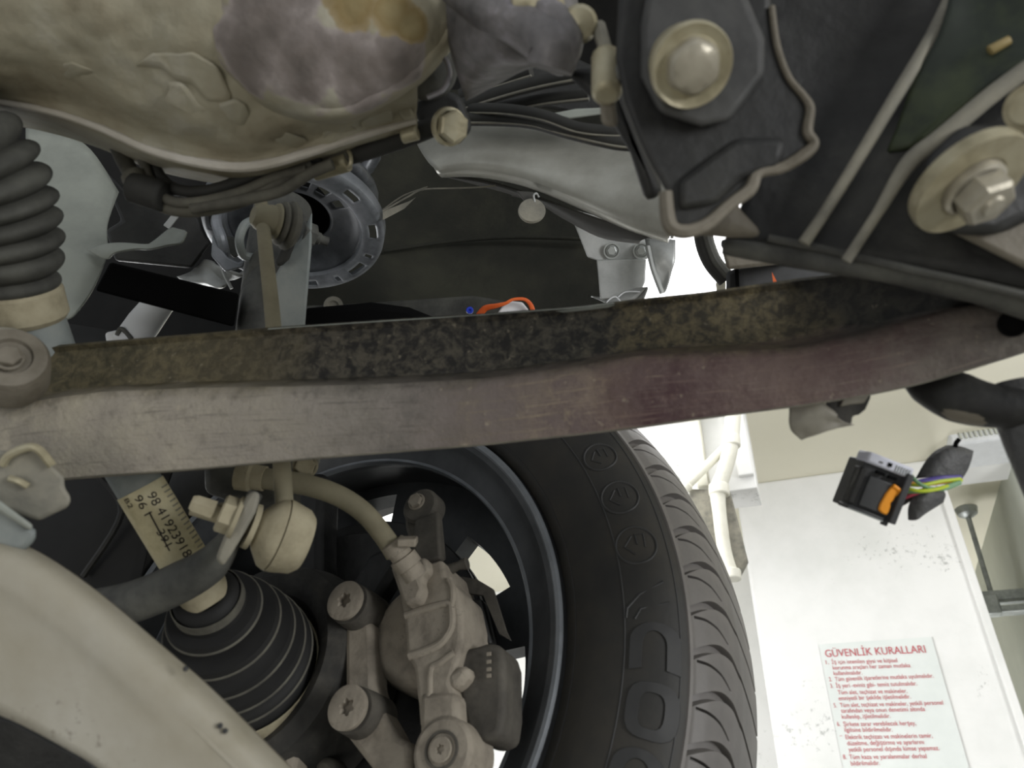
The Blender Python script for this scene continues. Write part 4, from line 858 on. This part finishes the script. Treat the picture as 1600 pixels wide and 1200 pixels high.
# aluminium mount arm, blurred, top centre
ma = thing('engine_bracket', 'grey cast aluminium arm with a rounded end at top centre', 'bracket', P(800, 60, .34))
sheet([[(690, -40, .37), (700, 20, .36), (712, 80, .365), (722, 120, .38), (726, 150, .40)], [(740, -40, .345), (752, 10, .335), (762, 60, .335), (772, 96, .35), (770, 126, .39)], [(800, -40, .335), (812, 4, .325), (826, 50, .325), (832, 84, .335), (830, 96, .37)], [(850, -40, .335), (862, 10, .325), (876, 50, .325), (878, 86, .335), (870, 108, .37)], [(890, -30, .36), (896, 30, .355), (892, 70, .35), (884, 96, .355), (874, 112, .38)]], 'arm_skin', 'armcast', ma, sub=2, bump=lump(.002, 70))
part('arm_roll', G().tube([P(700, -30, .335), P(760, 10, .33), P(820, 40, .325), P(862, 72, .32), P(858, 108, .322)], [.008, .010, .0105, .0115, .0105], 16), 'armcast', ma)
part('arm_roll', G().tube([P(800, -30, .33), P(850, 12, .32), P(884, 62, .318), P(872, 100, .32)], [.006, .007, .0075, .007], 14), 'armcast', ma)
for x, y, r in ((852, 12, .0085), (905, 38, .008), (822, 2, .007)):
    part('weld_bead', G().lathe(P(x, y, .318), toward(P(x, y, .318)), [(-.006, r), (.0, r), (.003, r * .8), (.0045, 0)], 20), 'washer', ma)
# ------------------------------------------------------------------ wiring
hn = thing('wiring_loom', 'black corrugated wiring loom sagging beneath the gearbox rim', 'wiring', P(400, 280, .45))
part('loom', G().tube([P(170, 200, .46), P(200, 262, .455), P(232, 306, .445), P(280, 326, .44), P(345, 320, .436), P(415, 296, .43), P(455, 274, .426), P(490, 258, .424)], .0050, 14), 'rubber_dust', hn)
part('loom', G().tube([P(225, 225, .465), P(250, 276, .445), P(282, 298, .44), P(335, 296, .436), P(405, 272, .43), P(460, 252, .424), P(500, 243, .422)], .0036, 12), 'rubber', hn)
part('loom', G().tube([P(210, 215, .455), P(236, 282, .44), P(262, 312, .436), P(305, 316, .432), P(375, 300, .428), P(432, 276, .424), P(480, 264, .42)], .0030, 12), 'rubber_dust', hn)
part('loom', G().tube([P(300, 326, .432), P(380, 312, .428), P(440, 298, .424), P(482, 272, .42), P(520, 256, .418)], .0034, 12), 'rubber_dust', hn)
part('tape_wrap', G().tube([P(206, 292, .438), P(258, 308, .436)], .0095, 12, smooth=False), 'rubber', hn, bevel=.002)
part('tape_wrap', G().tube([P(206, 272, .44), P(232, 312, .437)], .0075, 10, smooth=False), 'rubber_dust', hn, bevel=.002)
part('sleeve', G().tube([P(486, 254, .434), P(548, 236, .43)], .0072, 14, smooth=False), 'rubber_dust', hn, bevel=.001)
part('sleeve', G().tube([P(490, 268, .434), P(544, 252, .428)], .0058, 14, smooth=False), 'washer', hn, bevel=.001)
part('cable_tie', G().tube([P(532, 232, .427), P(546, 238, .424), P(548, 256, .424), P(540, 262, .427)], .0012, 6), 'washer', hn)
part('loom', G().tube([P(530, 246, .432), P(580, 232, .428), P(640, 212, .424), P(680, 196, .424)], .0058, 14), 'rubber', hn)
cb_ = thing('cable_bundle', 'several black cables fanning past the rail to the black mount', 'cables', P(850, 180, .5))
for a, r in (([(700, 172, .50), (780, 146, .49), (840, 130, .48), (900, 118, .47)], .0048), ([(715, 182, .505), (800, 166, .50), (850, 156, .49), (920, 148, .48)], .0042), ([(700, 186, .50), (770, 186, .49), (830, 190, .475), (890, 206, .46), (960, 222, .45), (1010, 226, .45)], .0046), ([(720, 170, .50), (790, 172, .48), (850, 182, .465), (900, 200, .455), (950, 206, .45), (1000, 206, .45)], .0040), ([(720, 150, .53), (780, 128, .52), (830, 112, .51)], .0050)):
    part('cable', G().tube([P(*q) for q in a], r, 12), 'rubber', cb_)
    part('cable_sheen', G().tube([P(q[0], q[1] + 6, q[2] - r * .75) for q in a], r * .16, 6), 'grey_metal', cb_)
part('fin', G().plate([(858, 178), (900, 170), (945, 168), (945, 178), (890, 186)], .47, .004), 'apron', cb_, bevel=.001)
part('backing', G().plate([(700, 200), (720, 130), (790, 90), (900, 90), (985, 130), (985, 180), (900, 178), (830, 166)], .58, .02), 'blackp', cb_, bevel=.003)
# ------------------------------------------------------------------ black mount and subframe, top right
mb = thing('engine_mount', 'black irregular engine mount plate with a large pale bolt, top right of centre', 'engine mount', P(1120, 150, .28))
MO = [(968, -60), (1200, -60), (1206, 10), (1214, 70), (1232, 120), (1256, 150), (1266, 170), (1262, 205), (1272, 224), (1258, 240), (1222, 262), (1185, 270), (1172, 296), (1140, 320), (1105, 350), (1070, 362), (1046, 350), (1040, 300), (1018, 262), (1000, 225), (975, 160), (960, 90)]
part('plate', G().plate(MO, .285, .012), 'blackp', mb, bevel=.003, seg=3)
part('edge_highlight', G().tube([P(x, y, .2845) for x, y in MO[2:18]], [.0012, .0013, .0013, .0014, .0018, .0020, .0020, .0024, .0022, .0024, .0026, .0024, .0026, .0028, .003, .0026], 8), 'steel_rust', mb)  # lighter bead painted as the highlight along the plate edge
part('bolt_pad', G().plate([(1016, -50), (1150, -50), (1196, 60), (1196, 118), (1140, 190), (1096, 200), (1030, 178), (1000, 120), (1000, 40)], .279, .008), 'plate', mb, bevel=.003, seg=3)
part('web', G().plate([(1100, 250), (1150, 215), (1230, 215), (1220, 262), (1160, 280), (1120, 320), (1060, 330), (1060, 280)], .282, .006), 'blackg', mb, bevel=.003)
part('muddy_foot', G().plate([(1040, 300), (1090, 318), (1146, 300), (1160, 330), (1200, 372), (1130, 372), (1080, 366), (1052, 352)], .30, .02), 'steel_rust', mb, bevel=.006, seg=3)
part('spacer', G().tube([P(947, 85, .31), P(948, 150, .30)], [.0062, .0062], 14, smooth=False), 'washer', mb, bevel=.002)
part('spacer_end', G().plate([(936, 150), (960, 148), (966, 200), (940, 196)], .305, .008), 'steel_rust', mb, bevel=.002)
part('side_rib', G().tube([P(935, 40, .32), P(945, 75, .315), P(950, 95, .31)], .003, 8), 'grey_metal', mb); part('side_rib', G().tube([P(985, 40, .30), P(976, 90, .30), P(966, 130, .30)], .003, 8), 'dark_grey', mb)
part('side_block', G().plate([(880, 110), (960, 100), (1000, 220), (1040, 300), (1010, 320), (985, 240), (950, 180)], .33, .02), 'blackp', mb, bevel=.004)
bp_ = P(1079, 102, .266); ba = (toward(bp_) + CR * .34 - CU * .22).normalized()
bo = thing('mount_bolt', 'large pale flanged bolt in the black engine mount plate', 'bolt', bp_)
part('washer', G().lathe(bp_, ba, [(-.009, 0), (-.009, .0130), (-.002, .0145), (0, .0150), (.0022, .0148), (.003, .0143), (.0022, .0128), (.0018, .0105), (.0024, .0100), (.0024, 0)], 48), 'washer', bo)
part('head', G().lathe(bp_, ba, [(.002, .0098), (.0042, .0095), (.0062, .0080), (.0070, .0055), (.0074, .0030), (.0075, 0)], 40, lambda a, i: 1 + .035 * math.cos(6 * a) if i < 3 else 1), 'bolt_hd', bo)
sf = thing('subframe', 'black steel subframe with two long raised ribs at top right', 'subframe', P(1400, 200, .3))
def sfd(x, y): return .318 - (x - 1180) * .00006
sheet([[(1170, -80, .33), (1300, -80, .325), (1450, -80, .32), (1560, -80, .31), (1720, -80, .30)], [(1180, 100, .33), (1290, 100, .33), (1420, 100, .322), (1540, 100, .31), (1720, 100, .295)], [(1170, 280, .328), (1270, 280, .325), (1380, 280, .315), (1500, 280, .305), (1720, 280, .29)], [(1130, 380, .325), (1240, 392, .32), (1350, 408, .312), (1500, 430, .302), (1720, 480, .288)]], 'pan', 'blackg', sf, sub=2)
for pts, r in (([(1500, -30, .305), (1455, 60, .306), (1400, 150, .306), (1340, 250, .307), (1290, 330, .307), (1256, 380, .309)], [.0034, .0030, .0028, .0026, .0024, .0026]), ([(1660, 70, .278), (1560, 140, .284), (1470, 215, .290), (1420, 255, .294), (1370, 335, .298), (1322, 408, .303)], [.0034, .0034, .0036, .0034, .0022, .0022])):
    part('rib', G().tube([P(*p) for p in pts], r, 12), 'grey_metal', sf)
sheet([[(1490, -60, .31), (1560, -60, .30), (1700, -60, .285)], [(1470, 40, .305), (1540, 50, .30), (1680, 60, .282)], [(1430, 130, .306), (1490, 150, .298), (1560, 130, .286)], [(1390, 240, .308), (1420, 235, .302), (1450, 220, .295)]], 'green_cover', 'green', sf, sub=2, bump=lump(.002, 60))
part('yellow_mark', G().tube([P(1545, 80, .292), P(1578, 62, .290)], [.0022, .0018], 10, smooth=False), 'cast_yellow', sf, bevel=.0008)
part('skirt', G().plate([(1430, 300), (1480, 360), (1560, 400), (1720, 480), (1720, 420), (1600, 300), (1500, 330)], .288, .008), 'steel_rust', sf, bevel=.003)
part('seam', G().tube([P(1200, 372, .318), P(1300, 392, .312), P(1420, 420, .305), P(1540, 446, .298), P(1700, 486, .288)], .0018, 8), 'dark_grey', sf)
part('bolt_boss', G().plate([(1440, 250), (1500, 195), (1580, 190), (1640, 240), (1640, 330), (1560, 370), (1480, 368), (1440, 320)], .280, .014), 'blackp', sf, bevel=.005, seg=3)
c2 = P(1514, 286, .262); a2 = (toward(c2) + (CR * .72 - CU * .69) * 1.25).normalized()
bo = thing('subframe_bolt', 'big pale bolt with a wide washer at the right edge of the subframe', 'bolt', c2)
part('washer', G().lathe(c2, a2, [(-.003, 0), (-.003, .0205), (0, .021), (.0022, .0205), (.0022, .0120), (.0015, .0118), (.0015, 0)], 56), 'washer', bo)
part('flange', G().lathe(c2, a2, [(.0015, .0112), (.004, .0110), (.005, .0095)], 40), 'bolt_hd', bo)
part('hex_head', G().lathe(c2, a2, [(.004, .0090), (.0115, .0090), (.0130, .0078), (.0130, .0042), (.0142, .0036), (.0145, 0)], 36, lambda a, i: (1 / max(math.cos(((a + math.pi / 6) % (math.pi / 3)) - math.pi / 6), .8) * .92) if i < 3 else 1), 'bolt_hd', bo, angle=25)
c3 = P(1612, 168, .255)
bo = thing('edge_bolt', 'yellowish bolt washer cut off by the right edge of the photo', 'bolt', c3)
part('washer', G().lathe(c3, toward(c3) - CR * .3, [(0, 0), (0, .0085), (.002, .0082), (.002, .006), (.006, .0055), (.006, 0)], 36), 'washer', bo)
# ------------------------------------------------------------------ steering bellows, far left
sb_ = thing('steering_bellows', 'black ribbed rubber bellows with tan clamp and grey rod at the left edge', 'rubber boot', P(30, 330, .42))
pth, _ = spline([P(-150, 195, .385), P(-80, 238, .395), P(-38, 286, .405), P(-10, 340, .415), P(12, 398, .425), P(30, 458, .435)], [0] * 6, 24)
base_r = [.040, .0395, .038, .035, .030, .0205]
n_ = len(pth); rad_ = []
for i in range(n_):
    u = i / (n_ - 1) * 5; k = min(int(u), 4); br = base_r[k] + (base_r[k + 1] - base_r[k]) * (u - k)
    ph = (i % 12) / 12; rad_.append(br * (.74 + .26 * abs(math.sin(math.pi * (ph + .02))) ** .55))
part('bellows', G().tube(pth, rad_, 48, smooth=False), 'bellow', sb_, angle=70)
bax = (pth[-1] - pth[-8]).normalized(); bl0 = pth[-1]; bL = 0
part('clamp_collar', G().tube([bl0 - bax * .004, bl0 - bax * .001, bl0 + bax * .014, bl0 + bax * .017], [.0205, .0232, .0232, .021], 40, smooth=False), 'tan', sb_)
part('tie_rod', G().tube([bl0, bl0 + bax * .075 + CR * .006], .0190, 32, smooth=False), 'strutm', sb_)
# beam end boss and bolt at left
be = thing('beam_boss', 'rusty round bush boss with a bolt at the left end of the crossmember', 'boss', P(20, 560, .36))
part('boss', G().lathe(P(16, 562, .372), toward(P(16, 562, .37)) + CU * .5, [(-.02, .018), (0, .0175), (.003, .016), (.004, .010), (.002, .009), (.002, 0)], 36), 'steel_rust', be)
hexbolt(be, P(14, 560, .368), (toward(P(14, 560, .37)) + CU * .5).normalized(), .0055, .005, m='steel_rust')
part('boss_arm', G().plate([(-60, 505), (20, 512), (50, 520), (66, 545), (40, 560), (-60, 560)], .40, .02), 'grey_metal', be, bevel=.005, seg=3)
# ------------------------------------------------------------------ plastic clip under the beam, left
pc_ = thing('plastic_cap', 'chipped pale grey plastic cap under the left end of the crossmember', 'cap', P(50, 760, .345))
part('cap_body', G().plate([(-60, 690), (10, 705), (40, 698), (62, 702), (84, 730), (102, 746), (100, 760), (112, 778), (108, 792), (60, 815), (20, 800), (-60, 780)], .345, .02), 'grey_metal', pc_, bevel=.004, seg=3)
part('cap_edge', G().tube([P(4, 726, .343), P(14, 712, .342), P(40, 700, .341), P(60, 702, .341), P(82, 728, .343)], .0020, 8), 'washer', pc_)
part('cap_edge', G().tube([P(16, 748, .343), P(30, 752, .342), P(44, 760, .343)], .0016, 8), 'washer', pc_)
part('block', G().plate([(-60, 770), (0, 785), (20, 800), (56, 828), (60, 840), (40, 860), (-60, 900)], .335, .02), 'strutm', pc_, bevel=.003)
part('block_edge', G().plate([(-60, 765), (0, 782), (54, 822), (46, 830), (0, 800), (-60, 790)], .331, .006), 'apron', pc_, bevel=.0015)
# ------------------------------------------------------------------ white panel, bottom left
wp_ = thing('painted_sill', 'dirty white painted panel with a folded edge at bottom left', 'panel', P(120, 1040, .32))
sheet([[(-80, 830, .345), (10, 852, .344), (70, 880, .342), (150, 936, .338), (250, 1020, .333), (330, 1090, .330), (450, 1210, .325), (500, 1260, .323)],
       [(-80, 850, .332), (-4, 866, .331), (56, 890, .329), (132, 946, .325), (226, 1028, .320), (306, 1098, .317), (425, 1220, .312), (470, 1262, .310)],
       [(-80, 880, .329), (-20, 896, .328), (36, 920, .326), (105, 970, .323), (195, 1046, .318), (280, 1122, .315), (390, 1230, .311), (430, 1264, .309)],
       [(-80, 920, .3285), (-30, 935, .3282), (20, 958, .3265), (85, 1004, .3235), (165, 1070, .3195), (245, 1146, .3155), (340, 1240, .3115), (370, 1266, .3105)],
       [(-80, 1060, .325), (-40, 1084, .324), (0, 1110, .323), (40, 1128, .321), (100, 1160, .318), (160, 1196, .316), (210, 1250, .313), (220, 1270, .312)]], 'panel_sheet', 'panel', wp_, sub=2, solid=.003)
part('fold_line', G().tube([P(-20, 888, .328), P(36, 910, .326), P(110, 962, .322), P(200, 1040, .318), P(300, 1130, .313), P(400, 1230, .309)], [.0012, .0016, .0016, .0018, .0016, .0016], 8), 'panel', wp_)
part('slot_hole', G().plate([(-20, 925), (0, 924), (5, 930), (0, 936), (-20, 938)], .326, .002), 'black', wp_)
for x, y in ((344, 1134), (352, 1142), (128, 1128), (282, 1143), (290, 1045), (348, 1164)):
    c = P(x, y, cat([(0, .3225), (160, .3185), (400, .3105)], x, 1) - .001); part('paint_chip', G().lathe(c, toward(c), [(-.001, .0012), (.0006, .0011), (.0007, 0)], 9), 'blackp', wp_)
# ------------------------------------------------------------------ hanging connector on the right
X_ = (P(1421, 731, .38) - P(1352, 704, .38)).normalized(); Y_ = (P(1332, 786, .38) - P(1352, 716, .38)); Y_ = (Y_ - X_ * Y_.dot(X_)).normalized(); Z_ = X_.cross(Y_)
if Z_.dot(CF) < 0: Z_ = -Z_
# tilt so the white lid is seen from below-front
def ct(u, v, z): return P(1352, 716, .38) + X_ * u + Y_ * v + Z_ * z     # metres along the connector's own axes
AXC = (X_, Y_, Z_)
cn = thing('wire_connector', 'black multi-pin plug with white lid and orange lever hanging in mid-air', 'connector', ct(.013, .012, .01))
part('housing', G().box(ct(.0128, .0135, .0105), AXC, (.0235, .0265, .019)), 'conn', cn, bevel=.0008)
part('housing_face', G().box(ct(.0135, .0155, .0005), AXC, (.0165, .0165, .003)), 'conn', cn, bevel=.0006)
part('side_wall', G().box(ct(.0232, .013, .007), AXC, (.0035, .027, .022)), 'conn', cn, bevel=.0006)
part('left_guide', G().box(ct(.0018, .0145, .004), AXC, (.0035, .020, .008)), 'blackp', cn, bevel=.0008)
part('notch', G().box(ct(.0095, .0045, -.0008), AXC, (.0045, .0016, .002)), 'black', cn); part('notch', G().box(ct(.0160, .0045, -.0008), AXC, (.0042, .0016, .002)), 'black', cn)
lid = part('lid', G().box(ct(.0125, -.0012, .0045), AXC, (.0245, .0058, .0135)), 'conn_white', cn, bevel=.0012)
part('lid_window', G().box(ct(.0118, -.0012, -.0024), AXC, (.0020, .0020, .0008)), 'black', lid); part('lid_mark', G().box(ct(.0072, -.0008, -.0024), AXC, (.0018, .0007, .0006)), 'dark_grey', lid)
for i in range(6): part('lid_slot', G().box(ct(.0155 + i * .0014, -.0006, -.0024), AXC, (.0005, .0034, .0006)), 'galv', lid)
part('lower_lip', G().box(ct(.0095, .0262, .004), AXC, (.0195, .0022, .012)), 'conn', cn, bevel=.0006); part('lip_edge', G().box(ct(.0095, .0270, -.002), AXC, (.019, .0007, .0008)), 'galv', cn)
part('latch_foot', G().box(ct(.0222, .0272, .002), AXC, (.0022, .0030, .004)), 'conn', cn, bevel=.0004)
lev = G().poly([ct(u, v, -.0022) for u, v in ((.0172, .0082), (.0200, .0076), (.0222, .0086), (.0222, .0112), (.0208, .0130), (.0206, .0150), (.0196, .0168), (.0204, .0186), (.0206, .0212), (.0200, .0234), (.0172, .0232), (.0150, .0222), (.0148, .0190), (.0156, .0130))], Z_ * .004)
part('lever', lev, 'orange', cn, bevel=.0008); part('lever_cap', G().tube([ct(.0172, .0080, -.002), ct(.0222, .0092, -.002)], .0012, 10, smooth=False), 'orange', cn, bevel=.0004)
wr = thing('connector_wires', 'bunch of green, yellow, violet and red wires leaving the hanging plug', 'wires', P(1460, 760, .39))
for m_, a in (('w_green', [(1418, 736, .388), (1432, 752, .385), (1450, 762, .384), (1475, 764, .386), (1500, 755, .39)]), ('w_yel', [(1416, 762, .385), (1436, 767, .382), (1460, 765, .383), (1484, 758, .388), (1502, 750, .392)]), ('w_yel', [(1415, 757, .39), (1440, 758, .386), (1470, 752, .388), (1500, 748, .392)]), ('w_vio', [(1418, 752, .39), (1440, 752, .388), (1470, 749, .389), (1502, 746, .393)]), ('w_vio', [(1416, 756, .392), (1445, 750, .39), (1475, 746, .39), (1500, 745, .393)]), ('w_grey', [(1414, 750, .39), (1430, 758, .389), (1455, 756, .389), (1500, 751, .393)]), ('w_org', [(1416, 754, .389), (1445, 757, .387), (1480, 752, .39), (1502, 748, .393)]), ('w_brn', [(1412, 772, .388), (1426, 769, .386), (1444, 765, .387)]), ('w_red', [(1410, 779, .388), (1425, 773, .386), (1442, 767, .387)]), ('w_green', [(1415, 768, .386), (1440, 768, .384), (1470, 762, .386), (1500, 753, .39)])):
    part('wire', G().tube([P(*p) for p in a], .0010, 8), m_, wr)
part('wire', G().tube([P(1408, 788, .39), P(1418, 782, .39), P(1432, 770, .392)], .0012, 8), 'rubber', wr)
tp = thing('tape_wrap', 'unwound black cloth tape hanging around the wires near the vent', 'tape', P(1480, 740, .4))
sheet([[(1432, 748, .397), (1446, 724, .398), (1460, 708, .40), (1478, 698, .402)], [(1452, 746, .392), (1466, 722, .393), (1480, 704, .396), (1494, 698, .40)], [(1478, 744, .392), (1490, 724, .393), (1502, 708, .396), (1510, 702, .40)], [(1502, 747, .396), (1510, 734, .397), (1516, 718, .398), (1519, 705, .402)]], 'tape_flap', 'tape', tp, sub=2, solid=.0008)
sheet([[(1421, 812, .392), (1420, 795, .39), (1424, 782, .388), (1434, 770, .388)], [(1430, 812, .388), (1436, 796, .386), (1442, 782, .384), (1452, 766, .386)], [(1446, 800, .39), (1454, 790, .388), (1462, 778, .387), (1468, 764, .39)], [(1472, 784, .394), (1474, 778, .393), (1475, 772, .392), (1470, 762, .394)]], 'tape_flap', 'tape', tp, sub=2, solid=.0008)
part('tape_tail', G().tube([P(1492, 700, .398), P(1494, 692, .398), P(1499, 686, .398)], .0012, 6), 'black', tp)
# small bracket hanging from the beam
hb = thing('hanging_tab', 'small wrinkled grey tab hanging under the crossmember right of the wall pipe', 'tab', P(1295, 650, .345))
sheet([[(1233, 622, .35), (1233, 645, .349), (1236, 668, .349), (1250, 685, .35)], [(1258, 614, .348), (1262, 640, .346), (1262, 662, .346), (1272, 680, .347)], [(1272, 622, .347), (1288, 644, .345), (1292, 660, .346), (1298, 672, .346)], [(1281, 640, .346), (1306, 650, .345), (1318, 658, .346), (1331, 664, .347)]], 'tab_sheet', 'boltgrey', hb, sub=2, solid=.002, bump=lump(.0012, 120))
part('rear_leaf', G().plate([(1281, 641), (1296, 622), (1330, 612), (1361, 604), (1360, 622), (1352, 640), (1342, 648), (1332, 650), (1330, 664), (1306, 660)], .3485, .003), 'knuckle', hb, bevel=.001)
part('leaf_fold', G().plate([(1322, 612), (1358, 602), (1358, 618), (1350, 630), (1330, 632), (1312, 636)], .3470, .002), 'boltgrey', hb, bevel=.0008)
# black hose and elbow, right edge
bh2 = thing('black_hose', 'thick black muddy hose bulging under the right end of the crossmember', 'hose', P(1520, 630, .33))
part('hose', G().tube([P(1420, 572, .36), P(1452, 598, .35), P(1500, 622, .335), P(1560, 636, .325), P(1640, 640, .32)], [.006, .0105, .0115, .0095, .0095], 20), 'blackg', bh2)
part('hose_belly', G().tube([P(1452, 610, .345), P(1490, 632, .334), P(1530, 641, .327), P(1580, 648, .322)], [.004, .0070, .0072, .005], 16), 'steel_rust', bh2, label='muddy tan underside')
part('elbow', G().tube([P(1590, 600, .33), P(1606, 660, .325), P(1624, 715, .322), P(1655, 790, .32)], [.012, .0120, .0110, .011], 20), 'tape', bh2)
